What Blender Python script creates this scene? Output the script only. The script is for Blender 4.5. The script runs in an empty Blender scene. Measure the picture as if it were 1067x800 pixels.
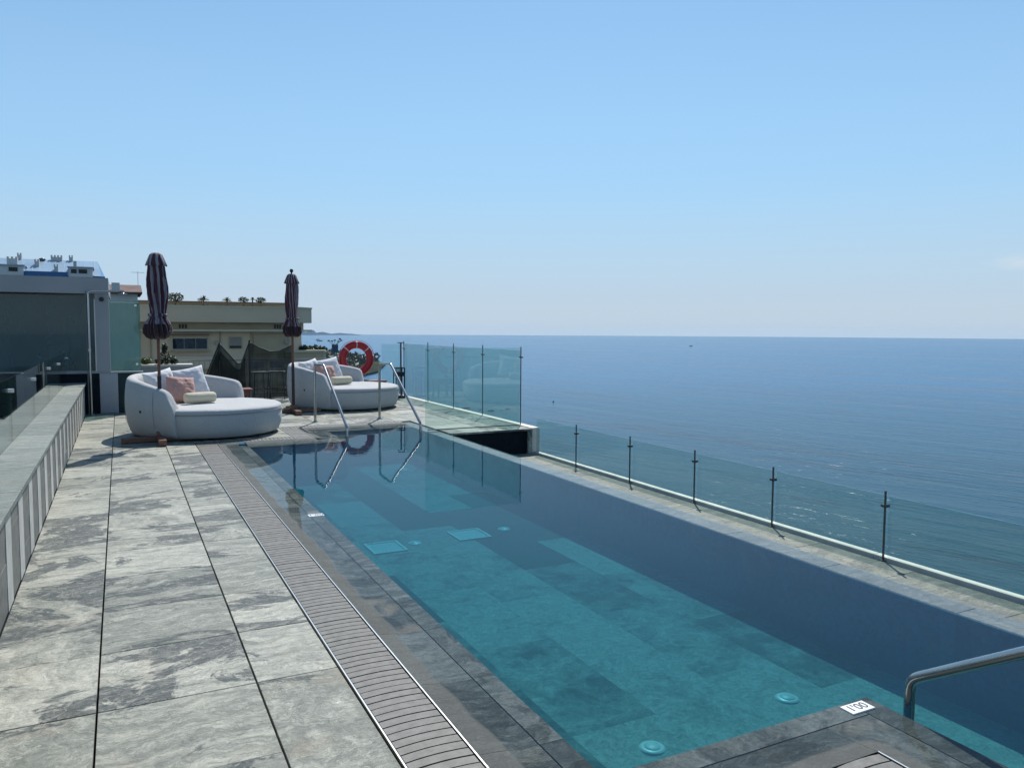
import bpy, bmesh, math, random
from mathutils import Vector, Matrix, noise
rad = math.radians
random.seed(7)
S = bpy.context.scene
COL = S.collection
MATS = {}

# ------------------------------------------------------------------ tagging
def tag(o, label=None, cat=None, group=None, kind=None):
    if label: o['label'] = label
    if cat: o['category'] = cat
    if group: o['group'] = group
    if kind: o['kind'] = kind
    return o

def empty(name, loc, label, cat, group=None, rz=0.0):
    o = bpy.data.objects.new(name, None)
    o.location = loc
    o.rotation_euler = (0, 0, rz)
    o.empty_display_size = 0.1
    COL.objects.link(o)
    return tag(o, label, cat, group)

def copy_tree(o, parent=None):
    c = o.copy()
    COL.objects.link(c)
    if parent: c.parent = parent
    for ch in [x for x in o.children]:
        copy_tree(ch, c)
    return c

# ------------------------------------------------------------------ mesh builder
class MB:
    def __init__(self):
        self.v = []; self.f = []; self.m = []; self.s = []; self.rnd = {}
    def add(self, vs, fs, mi=0, smooth=False, rnd=None):
        b = len(self.v)
        self.v += [tuple(p) for p in vs]
        for f in fs:
            if rnd: self.rnd[len(self.f)] = rnd
            self.f.append(tuple(b + i for i in f)); self.m.append(mi); self.s.append(smooth)
        return self
    def box(self, x0, x1, y0, y1, z0, z1, mi=0, rnd=None, c=0.0):
        if c > 0:   # chamfered top
            vs = [(x0,y0,z0),(x1,y0,z0),(x1,y1,z0),(x0,y1,z0),
                  (x0,y0,z1-c),(x1,y0,z1-c),(x1,y1,z1-c),(x0,y1,z1-c),
                  (x0+c,y0+c,z1),(x1-c,y0+c,z1),(x1-c,y1-c,z1),(x0+c,y1-c,z1)]
            fs = [(3,2,1,0),(0,1,5,4),(1,2,6,5),(2,3,7,6),(3,0,4,7),
                  (4,5,9,8),(5,6,10,9),(6,7,11,10),(7,4,8,11),(8,9,10,11)]
        else:
            vs = [(x0,y0,z0),(x1,y0,z0),(x1,y1,z0),(x0,y1,z0),(x0,y0,z1),(x1,y0,z1),(x1,y1,z1),(x0,y1,z1)]
            fs = [(3,2,1,0),(4,5,6,7),(0,1,5,4),(1,2,6,5),(2,3,7,6),(3,0,4,7)]
        return self.add(vs, fs, mi, False, rnd)
    def tube(self, pts, r, n=12, mi=0, caps=True, radii=None):
        pts = [Vector(p) for p in pts]
        rings = []
        up = None
        for i, p in enumerate(pts):
            if i == 0: t = pts[1]-p
            elif i == len(pts)-1: t = p-pts[i-1]
            else: t = (pts[i+1]-p).normalized() + (p-pts[i-1]).normalized()
            t.normalize()
            if up is None:
                a = Vector((0,0,1)) if abs(t.z) < .9 else Vector((1,0,0))
                u = t.cross(a).normalized()
            else:
                u = (up - t*up.dot(t)).normalized()
            up = u
            w = t.cross(u)
            rr = radii[i] if radii else r
            rings.append([p + (u*math.cos(2*math.pi*k/n) + w*math.sin(2*math.pi*k/n))*rr for k in range(n)])
        vs = [q for rg in rings for q in rg]
        fs = []
        for i in range(len(pts)-1):
            for k in range(n):
                a = i*n+k; b = i*n+(k+1) % n
                fs.append((a, b, b+n, a+n))
        self.add(vs, fs, mi, True)
        if caps:
            self.add(rings[0], [tuple(reversed(range(n)))], mi)
            self.add(rings[-1], [tuple(range(n))], mi)
        return self
    def rings(self, rings, mi=0, closed=True, smooth=True, cap0=True, cap1=True):
        n = len(rings[0]); vs = [q for r in rings for q in r]; fs = []
        for i in range(len(rings)-1):
            for k in range(n if closed else n-1):
                a = i*n+k; b = i*n+(k+1) % n
                fs.append((a, b, b+n, a+n))
        self.add(vs, fs, mi, smooth)
        if cap0: self.add(rings[0], [tuple(reversed(range(n)))], mi, smooth)
        if cap1: self.add(rings[-1], [tuple(range(n))], mi, smooth)
        return self
    def lathe(self, prof, cx=0, cy=0, n=32, mi=0, fn=None):
        rg = []
        for (r, z) in prof:
            row = []
            for k in range(n):
                a = 2*math.pi*k/n
                q = fn(a, r, z) if fn else (r, z)
                row.append((cx+q[0]*math.cos(a), cy+q[0]*math.sin(a), q[1]))
            rg.append(row)
        return self.rings(rg, mi)
    def prism(self, poly, z0, z1, mi=0):
        n = len(poly)
        vs = [(x, y, z0) for x, y in poly]+[(x, y, z1) for x, y in poly]
        fs = [tuple(reversed(range(n))), tuple(range(n, 2*n))]
        for i in range(n):
            j = (i+1) % n
            fs.append((i, j, j+n, i+n))
        return self.add(vs, fs, mi)
    def grid(self, nx, ny, fn, mi=0, smooth=True, rnd=None):
        vs = [fn(i/(nx-1), j/(ny-1)) for j in range(ny) for i in range(nx)]
        fs = [(j*nx+i, j*nx+i+1, (j+1)*nx+i+1, (j+1)*nx+i) for j in range(ny-1) for i in range(nx-1)]
        return self.add(vs, fs, mi, smooth, rnd)
    def build(self, name, mats, parent=None, bevel=0.0, seg=2, subsurf=0, weld=False):
        me = bpy.data.meshes.new(name)
        me.from_pydata(self.v, [], self.f)
        if not isinstance(mats, (list, tuple)): mats = [mats]
        for m in mats: me.materials.append(m)
        for i, p in enumerate(me.polygons):
            p.material_index = self.m[i]; p.use_smooth = self.s[i]
        if self.rnd:
            at = me.color_attributes.new('rnd', 'FLOAT_COLOR', 'CORNER')
            for i, p in enumerate(me.polygons):
                c = self.rnd.get(i, (0, 0, 0))
                for li in p.loop_indices: at.data[li].color = (c[0], c[1], c[2], 1)
        me.update()
        o = bpy.data.objects.new(name, me)
        COL.objects.link(o)
        if parent: o.parent = parent
        if weld:
            w = o.modifiers.new('w', 'WELD'); w.merge_threshold = .0004
        if subsurf:
            m = o.modifiers.new('s', 'SUBSURF'); m.levels = subsurf; m.render_levels = subsurf
        if bevel:
            b = o.modifiers.new('b', 'BEVEL'); b.width = bevel; b.segments = seg
            b.limit_method = 'ANGLE'; b.angle_limit = rad(40)
        return o

def fillet(pts, r, n=6):
    pts = [Vector(p) for p in pts]; out = [pts[0]]
    for i in range(1, len(pts)-1):
        a, b, c = pts[i-1], pts[i], pts[i+1]
        d0 = (a-b); d1 = (c-b)
        rr = min(r, d0.length*.49, d1.length*.49)
        p0 = b+d0.normalized()*rr; p1 = b+d1.normalized()*rr
        for k in range(n+1):
            t = k/n
            out.append(p0*(1-t)**2 + b*2*t*(1-t) + p1*t*t)
    out.append(pts[-1])
    return out

# ------------------------------------------------------------------ materials
def newmat(name):
    m = bpy.data.materials.new(name); m.use_nodes = True
    nt = m.node_tree; nt.nodes.clear()
    out = nt.nodes.new('ShaderNodeOutputMaterial')
    return m, nt, out
def N(nt, t, **kw):
    n = nt.nodes.new(t)
    for k, v in kw.items():
        if k.startswith('i_'): n.inputs[k[2:].replace('_', ' ')].default_value = v
        else: setattr(n, k, v)
    return n
def L(nt, a, b): nt.links.new(a, b)
def ramp(nt, fac, stops, interp='LINEAR'):
    r = nt.nodes.new('ShaderNodeValToRGB'); r.color_ramp.interpolation = interp
    e = r.color_ramp.elements
    while len(e) < len(stops): e.new(.5)
    for i, (p, c) in enumerate(stops):
        e[i].position = p
        e[i].color = (c, c, c, 1) if isinstance(c, (int, float)) else (c[0], c[1], c[2], 1)
    L(nt, fac, r.inputs[0]); return r.outputs[0]
def mixc(nt, fac, a, b, bt='MIX'):
    m = nt.nodes.new('ShaderNodeMix'); m.data_type = 'RGBA'; m.blend_type = bt
    for s, v in ((m.inputs[0], fac), (m.inputs[6], a), (m.inputs[7], b)):
        if hasattr(v, 'is_linked'): L(nt, v, s)
        elif isinstance(v, (int, float)): s.default_value = v if s.type == 'VALUE' else (v, v, v, 1)
        else: s.default_value = (v[0], v[1], v[2], 1)
    return m.outputs[2]
def mth(nt, op, a, b=None, c=None, clamp=False):
    m = nt.nodes.new('ShaderNodeMath'); m.operation = op; m.use_clamp = clamp
    for i, v in enumerate((a, b, c)):
        if v is None: continue
        if hasattr(v, 'is_linked'): L(nt, v, m.inputs[i])
        else: m.inputs[i].default_value = v
    return m.outputs[0]
def vmul(nt, a, s):
    m = nt.nodes.new('ShaderNodeVectorMath'); m.operation = 'MULTIPLY'
    L(nt, a, m.inputs[0]); m.inputs[1].default_value = s; return m.outputs[0]
def vadd(nt, a, b):
    m = nt.nodes.new('ShaderNodeVectorMath'); m.operation = 'ADD'
    L(nt, a, m.inputs[0]); L(nt, b, m.inputs[1]); return m.outputs[0]
def noi(nt, vec, scale, detail=4, rough=.55, dist=0.0):
    n = nt.nodes.new('ShaderNodeTexNoise')
    n.inputs['Scale'].default_value = scale; n.inputs['Detail'].default_value = detail
    n.inputs['Roughness'].default_value = rough; n.inputs['Distortion'].default_value = dist
    L(nt, vec, n.inputs['Vector']); return n.outputs['Fac']
def bumpn(nt, h, strength, dist=.01):
    b = nt.nodes.new('ShaderNodeBump'); b.inputs['Strength'].default_value = strength
    b.inputs['Distance'].default_value = dist; L(nt, h, b.inputs['Height']); return b.outputs[0]
def pos(nt): return nt.nodes.new('ShaderNodeNewGeometry').outputs['Position']
def ocoord(nt): return nt.nodes.new('ShaderNodeTexCoord').outputs['Object']

def simple(name, col, rough=.6, metal=0, var=.15, scale=8, bump=.1, bscale=60, bdist=.002, spec=.5, sheen=0):
    m, nt, out = newmat(name)
    b = N(nt, 'ShaderNodeBsdfPrincipled')
    oc = ocoord(nt)
    n = noi(nt, oc, scale, 5)
    lo = tuple(c*(1-var) for c in col); hi = tuple(min(1, c*(1+var)) for c in col)
    L(nt, ramp(nt, n, [(.3, lo), (.7, hi)]), b.inputs['Base Color'])
    b.inputs['Roughness'].default_value = rough; b.inputs['Metallic'].default_value = metal
    b.inputs['Specular IOR Level'].default_value = spec
    if sheen:
        b.inputs['Sheen Weight'].default_value = sheen; b.inputs['Sheen Roughness'].default_value = .5
    if bump: L(nt, bumpn(nt, noi(nt, oc, bscale, 3), bump, bdist), b.inputs['Normal'])
    L(nt, b.outputs[0], out.inputs[0])
    MATS[name] = m
    return m

def slate_mat(name, lo, hi, stain, stain_amt=.5, vein=1.0, rough=.42, warm=(.36,.29,.20), tonev=.16, dry=False, aniso=True, spec=.35):
    """cleft slate: banded grain, crisp mottling, dark veins, ragged damp stains; every slab offset by its 'rnd'"""
    m, nt, out = newmat(name)
    b = N(nt, 'ShaderNodeBsdfPrincipled')
    at = nt.nodes.new('ShaderNodeAttribute'); at.attribute_name = 'rnd'
    sep = nt.nodes.new('ShaderNodeSeparateColor'); L(nt, at.outputs['Color'], sep.inputs[0])
    r, g, bl = sep.outputs
    P = pos(nt)
    p2 = vadd(nt, P, vmul(nt, at.outputs['Color'], (37, 53, 19)))
    warp = nt.nodes.new('ShaderNodeTexNoise'); warp.inputs['Scale'].default_value = 2.2; warp.inputs['Detail'].default_value = 5
    warp.inputs['Roughness'].default_value = .65
    L(nt, p2, warp.inputs['Vector'])
    pw = vadd(nt, p2, vmul(nt, warp.outputs['Color'], (.30, .30, .30)))
    va = noi(nt, vmul(nt, pw, (1.6, 8, 1) if aniso else (1.5, 1.5, 1)), 2.0, 12, .74, .2)
    vb = noi(nt, vmul(nt, pw, (6, 2.2, 1) if aniso else (1.5, 1.5, 1)), 2.0, 12, .74, .5)
    sel = mth(nt, 'GREATER_THAN', bl, .72)
    mx = nt.nodes.new('ShaderNodeMix'); L(nt, sel, mx.inputs[0]); L(nt, va, mx.inputs[2]); L(nt, vb, mx.inputs[3])
    v = mx.outputs[0]
    tone = mth(nt, 'MULTIPLY_ADD', g, tonev, -tonev/2)
    mid = tuple((p+q)/2 for p, q in zip(lo, hi))
    col = ramp(nt, mth(nt, 'ADD', v, tone), [(.33, lo), (.46, tuple(p*.55+q*.45 for p, q in zip(lo, mid))), (.52, mid), (.66, hi)])
    # crisp centimetre-scale mottling
    f1 = noi(nt, vmul(nt, pw, (1, 2.2, 1) if aniso else (1, 1, 1)), 17, 10, .80, 1.2)
    f2 = noi(nt, p2, 120, 3, .6)
    fine = f1
    mo = mth(nt, 'ADD', ramp(nt, f1, [(.38, .66), (.50, .98), (.60, 1.24)]), mth(nt, 'MULTIPLY_ADD', f2, .36, -.18))
    cmb = nt.nodes.new('ShaderNodeCombineColor'); 
    for i_ in range(3): L(nt, mo, cmb.inputs[i_])
    col = mixc(nt, 1.0, col, cmb.outputs[0], 'MULTIPLY')
    wn = noi(nt, pw, 2.6, 5, .6)
    wf = mth(nt, 'MULTIPLY', ramp(nt, wn, [(.56, 0.0), (.68, 1.0)]), mth(nt, 'MULTIPLY', bl, .35))
    col = mixc(nt, wf, col, warm)
    # damp / stained patches with ragged edges, pale mineral bloom inside
    sn = noi(nt, vadd(nt, vmul(nt, P, (1.0, 1.5, 1)), vmul(nt, at.outputs['Color'], (.9, .9, 0))), 1.3, 12, .68, .9)
    sf = mth(nt, 'MULTIPLY', ramp(nt, mth(nt, 'MULTIPLY_ADD', r, .14, sn), [(.608, 0.0), (.636, 1.0)]), stain_amt)
    sf = mth(nt, 'MULTIPLY', sf, ramp(nt, f1, [(.44, 1.0), (.64, .5)]))
    col = mixc(nt, sf, col, stain)
    # hairline veins: level lines of a warped noise
    ln1 = mth(nt, 'ABSOLUTE', mth(nt, 'SUBTRACT', noi(nt, vmul(nt, pw, (1.2, 4, 1)), 1.7, 9, .7, .8), .5))
    dv = mth(nt, 'MULTIPLY', ramp(nt, ln1, [(.0, 1.0), (.012, 0.0)]), mth(nt, 'MULTIPLY', r, .75*vein))
    col = mixc(nt, dv, col, tuple(c*.45 for c in lo))
    wv = mth(nt, 'ABSOLUTE', mth(nt, 'SUBTRACT', noi(nt, vmul(nt, pw, (1.5, 5, 1)), 1.2, 7, .65, 1.4), .53))
    col = mixc(nt, mth(nt, 'MULTIPLY', ramp(nt, wv, [(.0, 1.0), (.016, 0.0)]), .38*vein), col, tuple(min(.75, c*1.35) for c in hi))
    if dry:   # the strip that stands clear of the water is pale and dry
        sz_ = nt.nodes.new('ShaderNodeSeparateXYZ'); L(nt, P, sz_.inputs[0])
        dz_ = ramp(nt, mth(nt, 'MULTIPLY_ADD', sz_.outputs[2], 60.0, 1.30), [(.42, 0.0), (.60, 1.0)])
        col = mixc(nt, mth(nt, 'MULTIPLY', dz_, .8), col, mixc(nt, fine, (.06,.063,.06), (.20,.208,.195)))
    L(nt, col, b.inputs['Base Color'])
    b.inputs['Specular IOR Level'].default_value = spec
    rr = mth(nt, 'MULTIPLY_ADD', sf, .12, mth(nt, 'MULTIPLY_ADD', fine, .3, rough-.12))
    L(nt, rr, b.inputs['Roughness'])
    L(nt, bumpn(nt, mth(nt, 'ADD', v, mth(nt, 'MULTIPLY', fine, 1.1)), .8, .006), b.inputs['Normal'])
    L(nt, b.outputs[0], out.inputs[0])
    MATS[name] = m
    return m

def clear_mat(name, tint, f0=.03, rough=0.0, bump=0.0, bscale=3, absorb=None, dens=1.0, film=None, gain=1.0):
    """clear sheet / water surface: tinted straight-through light mixed with a mirror by Schlick's law"""
    m, nt, out = newmat(name)
    tr = N(nt, 'ShaderNodeBsdfTransparent'); tr.inputs[0].default_value = (*tint, 1)
    gl = N(nt, 'ShaderNodeBsdfGlossy'); gl.inputs['Roughness'].default_value = rough
    lw = N(nt, 'ShaderNodeLayerWeight'); lw.inputs[0].default_value = .5
    if bump:
        P = pos(nt)
        h = mth(nt, 'ADD', noi(nt, P, bscale, 3, .5, .3), mth(nt, 'MULTIPLY', noi(nt, P, bscale*4, 2), .15))
        bn = bumpn(nt, h, 1.0, bump)
        L(nt, bn, gl.inputs['Normal']); L(nt, bn, lw.inputs['Normal'])
    fac = mth(nt, 'MULTIPLY_ADD', mth(nt, 'POWER', lw.outputs['Facing'], 5.0), gain-f0, f0, clamp=True)
    mx = N(nt, 'ShaderNodeMixShader')
    L(nt, fac, mx.inputs[0]); L(nt, tr.outputs[0], mx.inputs[1]); L(nt, gl.outputs[0], mx.inputs[2])
    sh = mx.outputs[0]
    if film:
        df = N(nt, 'ShaderNodeBsdfDiffuse'); df.inputs[0].default_value = (*film[1], 1)
        m2 = N(nt, 'ShaderNodeMixShader')
        n = noi(nt, vmul(nt, pos(nt), (1, 1, .25)), 2.5, 5, .6)
        L(nt, mth(nt, 'MULTIPLY', ramp(nt, n, [(.3, .5), (.7, 1.0)]), film[0]), m2.inputs[0])
        L(nt, sh, m2.inputs[1]); L(nt, df.outputs[0], m2.inputs[2]); sh = m2.outputs[0]
    L(nt, sh, out.inputs[0])
    if absorb:
        va = N(nt, 'ShaderNodeVolumeAbsorption'); va.inputs[0].default_value = (*absorb, 1); va.inputs[1].default_value = dens
        vsc = N(nt, 'ShaderNodeVolumeScatter'); vsc.inputs[0].default_value = (.10,.55,.85,1); vsc.inputs[1].default_value = .12; vsc.inputs['Anisotropy'].default_value = .2
        ad = N(nt, 'ShaderNodeAddShader'); L(nt, va.outputs[0], ad.inputs[0]); L(nt, vsc.outputs[0], ad.inputs[1]); L(nt, ad.outputs[0], out.inputs[1])
    MATS[name] = m
    return m

slate = slate_mat('deck_slate', (.17,.182,.152), (.45,.445,.375), (.028,.040,.045), .95)
slate_dark = slate_mat('shelf_slate', (.040,.051,.050), (.135,.155,.147), (.018,.024,.022), .6, .5, .8, tonev=.25, dry=True, spec=.08)
slate_pool = slate_mat('pool_slate', (.060,.078,.075), (.25,.275,.25), (.05,.07,.07), .2, .12, .6, tonev=.75, aniso=False, spec=.05)
slate_wall = slate_mat('pool_wall_slate', (.008,.09,.17), (.018,.14,.24), (.008,.08,.15), .2, .1, .8, aniso=False, spec=.03)
slate_cop = slate_mat('coping_slate', (.16,.18,.16), (.30,.32,.28), (.10,.12,.11), .4, .5, .5)
slate_ledge = slate_mat('ledge_slate', (.13,.15,.13), (.28,.29,.245), (.08,.10,.10), .45, .5, .6, spec=.2)
slate_weir = slate_mat('weir_slate', (.11,.13,.13), (.21,.235,.23), (.08,.10,.10), .3, .4, .6, spec=.15)
m_joint = simple('joint_dark', (.02,.022,.024), .8)
m_concrete = simple('concrete', (.34,.34,.33), .8, var=.12, bump=.2)
m_whitestone = simple('white_stone', (.66,.63,.55), .6, var=.14, scale=5)
m_wtile = simple('white_wall_tile', (.46,.46,.43), .55, var=.16, scale=7)
m_gtile = simple('grey_wall_tile', (.14,.142,.13), .6, var=.25, scale=14, bump=.3)
m_grate = simple('grate_stone', (.128,.125,.113), .6, var=.3, scale=22, bump=.4, bscale=90)
m_steel = simple('steel', (.42,.42,.41), .2, 1, var=.06, bump=.02)
m_trim = simple('steel_trim', (.75,.75,.72), .3, 1, var=.05, bump=0)
m_dsteel = simple('dark_steel', (.10,.11,.12), .4, .7, var=.15, bump=.03)
m_black = simple('black_metal', (.015,.016,.018), .45, .2, var=.2, bump=.03)
m_darkwall = simple('dark_panel', (.018,.04,.042), .6, var=.2, scale=4, spec=.2)
m_greypaint = simple('grey_paint', (.30,.31,.33), .55, var=.05, scale=3, bump=.03)
m_greypanel = simple('grey_panel', (.36,.37,.40), .5, var=.05, bump=.03)
m_endwall = simple('dark_wall_facing', (.010,.014,.020), .8, var=.25, spec=.1)
m_sideface = simple('slate_side', (.16,.19,.18), .6, var=.2)
m_lantern = simple('lantern_dark', (.02,.03,.045), .5, .3)

# woven white upholstery
def fabric(name, col, rough=.85, weave=260, dirt=.08, sheen=.15, crease=1.6):
    m, nt, out = newmat(name)
    b = N(nt, 'ShaderNodeBsdfPrincipled'); oc = ocoord(nt)
    n = noi(nt, oc, 3, 4)
    L(nt, ramp(nt, n, [(.3, tuple(c*(1-dirt) for c in col)), (.7, col)]), b.inputs['Base Color'])
    b.inputs['Roughness'].default_value = rough; b.inputs['Sheen Weight'].default_value = sheen
    cr = mth(nt, 'ABSOLUTE', mth(nt, 'SUBTRACT', noi(nt, oc, 3.2, 3, .5, .8), .5))
    h = mth(nt, 'ADD', noi(nt, oc, weave, 2), mth(nt, 'ADD', mth(nt, 'MULTIPLY', noi(nt, oc, 7, 4, .5, .4), 8.0), mth(nt, 'MULTIPLY', ramp(nt, cr, [(0.0, 0.0), (.05, 1.0)]), crease)))
    L(nt, bumpn(nt, h, .35, .003), b.inputs['Normal'])
    L(nt, b.outputs[0], out.inputs[0]); MATS[name] = m
    return m
m_fab = fabric('daybed_fabric', (.47,.47,.465))
m_piping = fabric('daybed_piping', (.25,.25,.26))
m_pillw = fabric('white_pillow_fabric', (.66,.66,.67))
m_pillp = fabric('pink_pillow_fabric', (.47,.27,.23))
m_bolst = fabric('cream_bolster_fabric', (.60,.54,.40))
m_pillpat = fabric('pink_pattern_fabric', (.56,.31,.27))

def wood(name, a, b_, sc=(3, 3, 30)):
    m, nt, out = newmat(name)
    b = N(nt, 'ShaderNodeBsdfPrincipled'); oc = ocoord(nt)
    n = noi(nt, vmul(nt, oc, sc), 3, 6, .6, .5)
    L(nt, ramp(nt, n, [(.3, a), (.7, b_)]), b.inputs['Base Color']); b.inputs['Roughness'].default_value = .45
    L(nt, bumpn(nt, n, .2, .002), b.inputs['Normal'])
    L(nt, b.outputs[0], out.inputs[0]); MATS[name] = m
    return m
m_wood = wood('parasol_wood', (.10,.035,.02), (.24,.09,.05), (30, 30, 3))
m_woodbase = wood('base_wood', (.10,.045,.03), (.25,.11,.07), (3, 20, 20))
m_sleeve = simple('dark_sleeve', (.025,.012,.012), .4)
m_tabletop = wood('table_wood', (.12,.03,.022), (.22,.06,.04), (3, 20, 20))

# striped canopy cloth
def canopy_mat(name, stripes, light, dark, frill):
    m, nt, out = newmat(name)
    b = N(nt, 'ShaderNodeBsdfPrincipled'); oc = ocoord(nt)
    sp = nt.nodes.new('ShaderNodeSeparateXYZ'); L(nt, oc, sp.inputs[0])
    ang = mth(nt, 'ARCTAN2', sp.outputs[1], sp.outputs[0])
    wob = noi(nt, vmul(nt, oc, (6, 6, 1.6)), 1.0, 3)
    a2 = mth(nt, 'ADD', mth(nt, 'MULTIPLY', ang, stripes/(2*math.pi)), mth(nt, 'ADD', mth(nt, 'MULTIPLY', wob, 1.6), mth(nt, 'MULTIPLY', sp.outputs[2], .9)))
    fr = mth(nt, 'FRACT', a2)
    st = mth(nt, 'GREATER_THAN', fr, .62)
    fz = mth(nt, 'LESS_THAN', sp.outputs[2], frill)
    c = mixc(nt, st, dark, light)
    c = mixc(nt, fz, c, (.022, .004, .008))
    L(nt, c, b.inputs['Base Color']); b.inputs['Roughness'].default_value = .8
    b.inputs['Sheen Weight'].default_value = .2
    L(nt, bumpn(nt, noi(nt, oc, 25, 3), .3, .01), b.inputs['Normal'])
    L(nt, b.outputs[0], out.inputs[0]); MATS[name] = m
    return m
m_can1 = canopy_mat('canopy_cloth_wide', 9, (.235,.205,.245), (.045,.008,.020), 1.64)
m_can2 = canopy_mat('canopy_cloth_narrow', 15, (.25,.19,.22), (.055,.012,.026), 1.62)

m_glass = clear_mat('balustrade_glass', (.885,.96,.94), .04, film=(.035, (.5,.56,.56)))
m_glassL = clear_mat('left_glass', (.84,.925,.90), .09)
m_water = clear_mat('pool_water', (1, 1, 1), .021, 0.0, .0012, 2.2, (.10,.70,.775), 1.40, gain=.62)
m_edge = simple('glass_edge', (.05,.11,.09), .2, bump=0)
m_frost = clear_mat('green_screen_glass', (.66,.82,.76), .05, .03, film=(.38, (.26,.36,.31)))
m_dkglass = clear_mat('dark_glass', (.30,.42,.45), .07, .02, film=(.62, (.12,.175,.17)))

def leaf(name, a, b_, c_):
    m, nt, out = newmat(name)
    b = N(nt, 'ShaderNodeBsdfPrincipled')
    n = noi(nt, pos(nt), 7, 2)
    L(nt, ramp(nt, n, [(.3, a), (.55, b_), (.75, c_)]), b.inputs['Base Color'])
    b.inputs['Roughness'].default_value = .5
    t = N(nt, 'ShaderNodeBsdfTranslucent'); t.inputs[0].default_value = (*[min(1, x*1.5) for x in b_], 1)
    mx = N(nt, 'ShaderNodeMixShader'); mx.inputs[0].default_value = .1
    L(nt, b.outputs[0], mx.inputs[1]); L(nt, t.outputs[0], mx.inputs[2]); L(nt, mx.outputs[0], out.inputs[0])
    MATS[name] = m
    return m
m_leaf = leaf('dark_leaf', (.010,.020,.008), (.022,.042,.016), (.045,.075,.028))
m_leafy = leaf('yellow_leaf', (.05,.08,.02), (.11,.15,.04), (.17,.20,.06))
m_bark = simple('bark', (.12,.09,.06), .9)

# ------------------------------------------------------------------ camera
cam_d = bpy.data.cameras.new('Camera'); cam = bpy.data.objects.new('Camera', cam_d); COL.objects.link(cam)
R = Vector((0.89335162, -0.0273729, 0.44852381)); F = Vector((-0.44933062, -0.06549393, 0.89096158)); U = Vector((0.00498739, -0.99747745, -0.07080858))
cx_ = Vector((R[0], F[0], U[0])); cy_ = -Vector((R[1], F[1], U[1])); cz_ = -Vector((R[2], F[2], U[2]))
mw = Matrix((cx_, cy_, cz_)).transposed().to_4x4(); mw.translation = (0, 0, 1.6)
cam.matrix_world = mw
cam_d.sensor_width = 36; cam_d.lens = 27.33; cam_d.clip_start = .05; cam_d.clip_end = 20000
S.camera = cam

# ------------------------------------------------------------------ world + sun
AZ, EL = rad(31.5), rad(52)
w = bpy.data.worlds.new('World'); S.world = w; w.use_nodes = True
nt = w.node_tree; nt.nodes.clear()
sky = nt.nodes.new('ShaderNodeTexSky'); sky.sky_type = 'NISHITA'; sky.sun_disc = False
sky.sun_elevation = EL; sky.sun_rotation = AZ; sky.altitude = 30
sky.air_density = 1.0; sky.dust_density = 0.2; sky.ozone_density = 6.0
bg = nt.nodes.new('ShaderNodeBackground'); bg.inputs[1].default_value = .125
# one faint wisp of cloud low on the right
tc = nt.nodes.new('ShaderNodeTexCoord').outputs['Generated']
wd = Vector((0.0, 0.0, 0.0))
def pxdir(px, py):
    v = Vector((px-533.5, py-400., 810.)).normalized()
    return Vector((v.dot(R), v.dot(F), v.dot(U)))
cd = pxdir(1066, 273)
vm = nt.nodes.new('ShaderNodeVectorMath'); vm.operation = 'SUBTRACT'; L(nt, tc, vm.inputs[0]); vm.inputs[1].default_value = cd
vs = vmul(nt, vm.outputs[0], (26, 26, 95))
ln = nt.nodes.new('ShaderNodeVectorMath'); ln.operation = 'LENGTH'; L(nt, vs, ln.inputs[0])
cn = noi(nt, vmul(nt, tc, (30, 30, 110)), 1.6, 5, .6)
mask = mth(nt, 'MULTIPLY', ramp(nt, mth(nt, 'ADD', ln.outputs['Value'], mth(nt, 'MULTIPLY_ADD', cn, 1.2, -.6)), [(.25, 1.0), (.95, 0.0)]), .30)
sz = nt.nodes.new('ShaderNodeSeparateXYZ'); L(nt, tc, sz.inputs[0])
hzf = ramp(nt, sz.outputs[2], [(0.0, 1.0), (.05, .95), (.10, .85), (.20, .62), (.36, .25), (.6, 0.0)])
low = mixc(nt, ramp(nt, sz.outputs[2], [(0.02, 0.0), (.19, 1.0)]), (4.15, 5.1, 6.1), (2.95, 4.85, 6.9))
air = mixc(nt, hzf, mixc(nt, 1.0, sky.outputs[0], (1.04, 1.14, 1.04), 'MULTIPLY'), low)   # sea haze in the lowest air
L(nt, mixc(nt, mask, air, (6.2, 6.6, 6.7)), bg.inputs[0])
wo = nt.nodes.new('ShaderNodeOutputWorld'); L(nt, bg.outputs[0], wo.inputs[0])
sd = bpy.data.lights.new('Sun', 'SUN'); sd.energy = 5.0; sd.angle = rad(.53); sd.color = (1, .96, .90)
so = bpy.data.objects.new('Sun', sd); COL.objects.link(so)
sdir = Vector((math.sin(AZ)*math.cos(EL), math.cos(AZ)*math.cos(EL), math.sin(EL)))
so.rotation_euler = sdir.to_track_quat('Z', 'Y').to_euler()
so.location = sdir*50

# ------------------------------------------------------------------ sea
SEA = -28.0
m, nt, out = newmat('sea_water')
b = N(nt, 'ShaderNodeBsdfPrincipled')
P = pos(nt)
mp = nt.nodes.new('ShaderNodeMapping'); mp.inputs['Rotation'].default_value = (0, 0, rad(-14)); L(nt, P, mp.inputs[0])
q = mp.outputs[0]      # q.y runs along the crests
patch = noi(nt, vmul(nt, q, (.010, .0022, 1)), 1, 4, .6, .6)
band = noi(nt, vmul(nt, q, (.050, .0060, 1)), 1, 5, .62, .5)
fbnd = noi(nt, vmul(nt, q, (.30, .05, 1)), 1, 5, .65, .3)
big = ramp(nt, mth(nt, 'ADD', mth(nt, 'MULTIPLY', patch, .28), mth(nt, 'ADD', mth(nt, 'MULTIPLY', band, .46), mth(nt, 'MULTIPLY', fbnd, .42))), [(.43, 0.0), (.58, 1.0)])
swell = noi(nt, vmul(nt, q, (.060, .0075, 1)), 1, 3, .5, .3)
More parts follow.
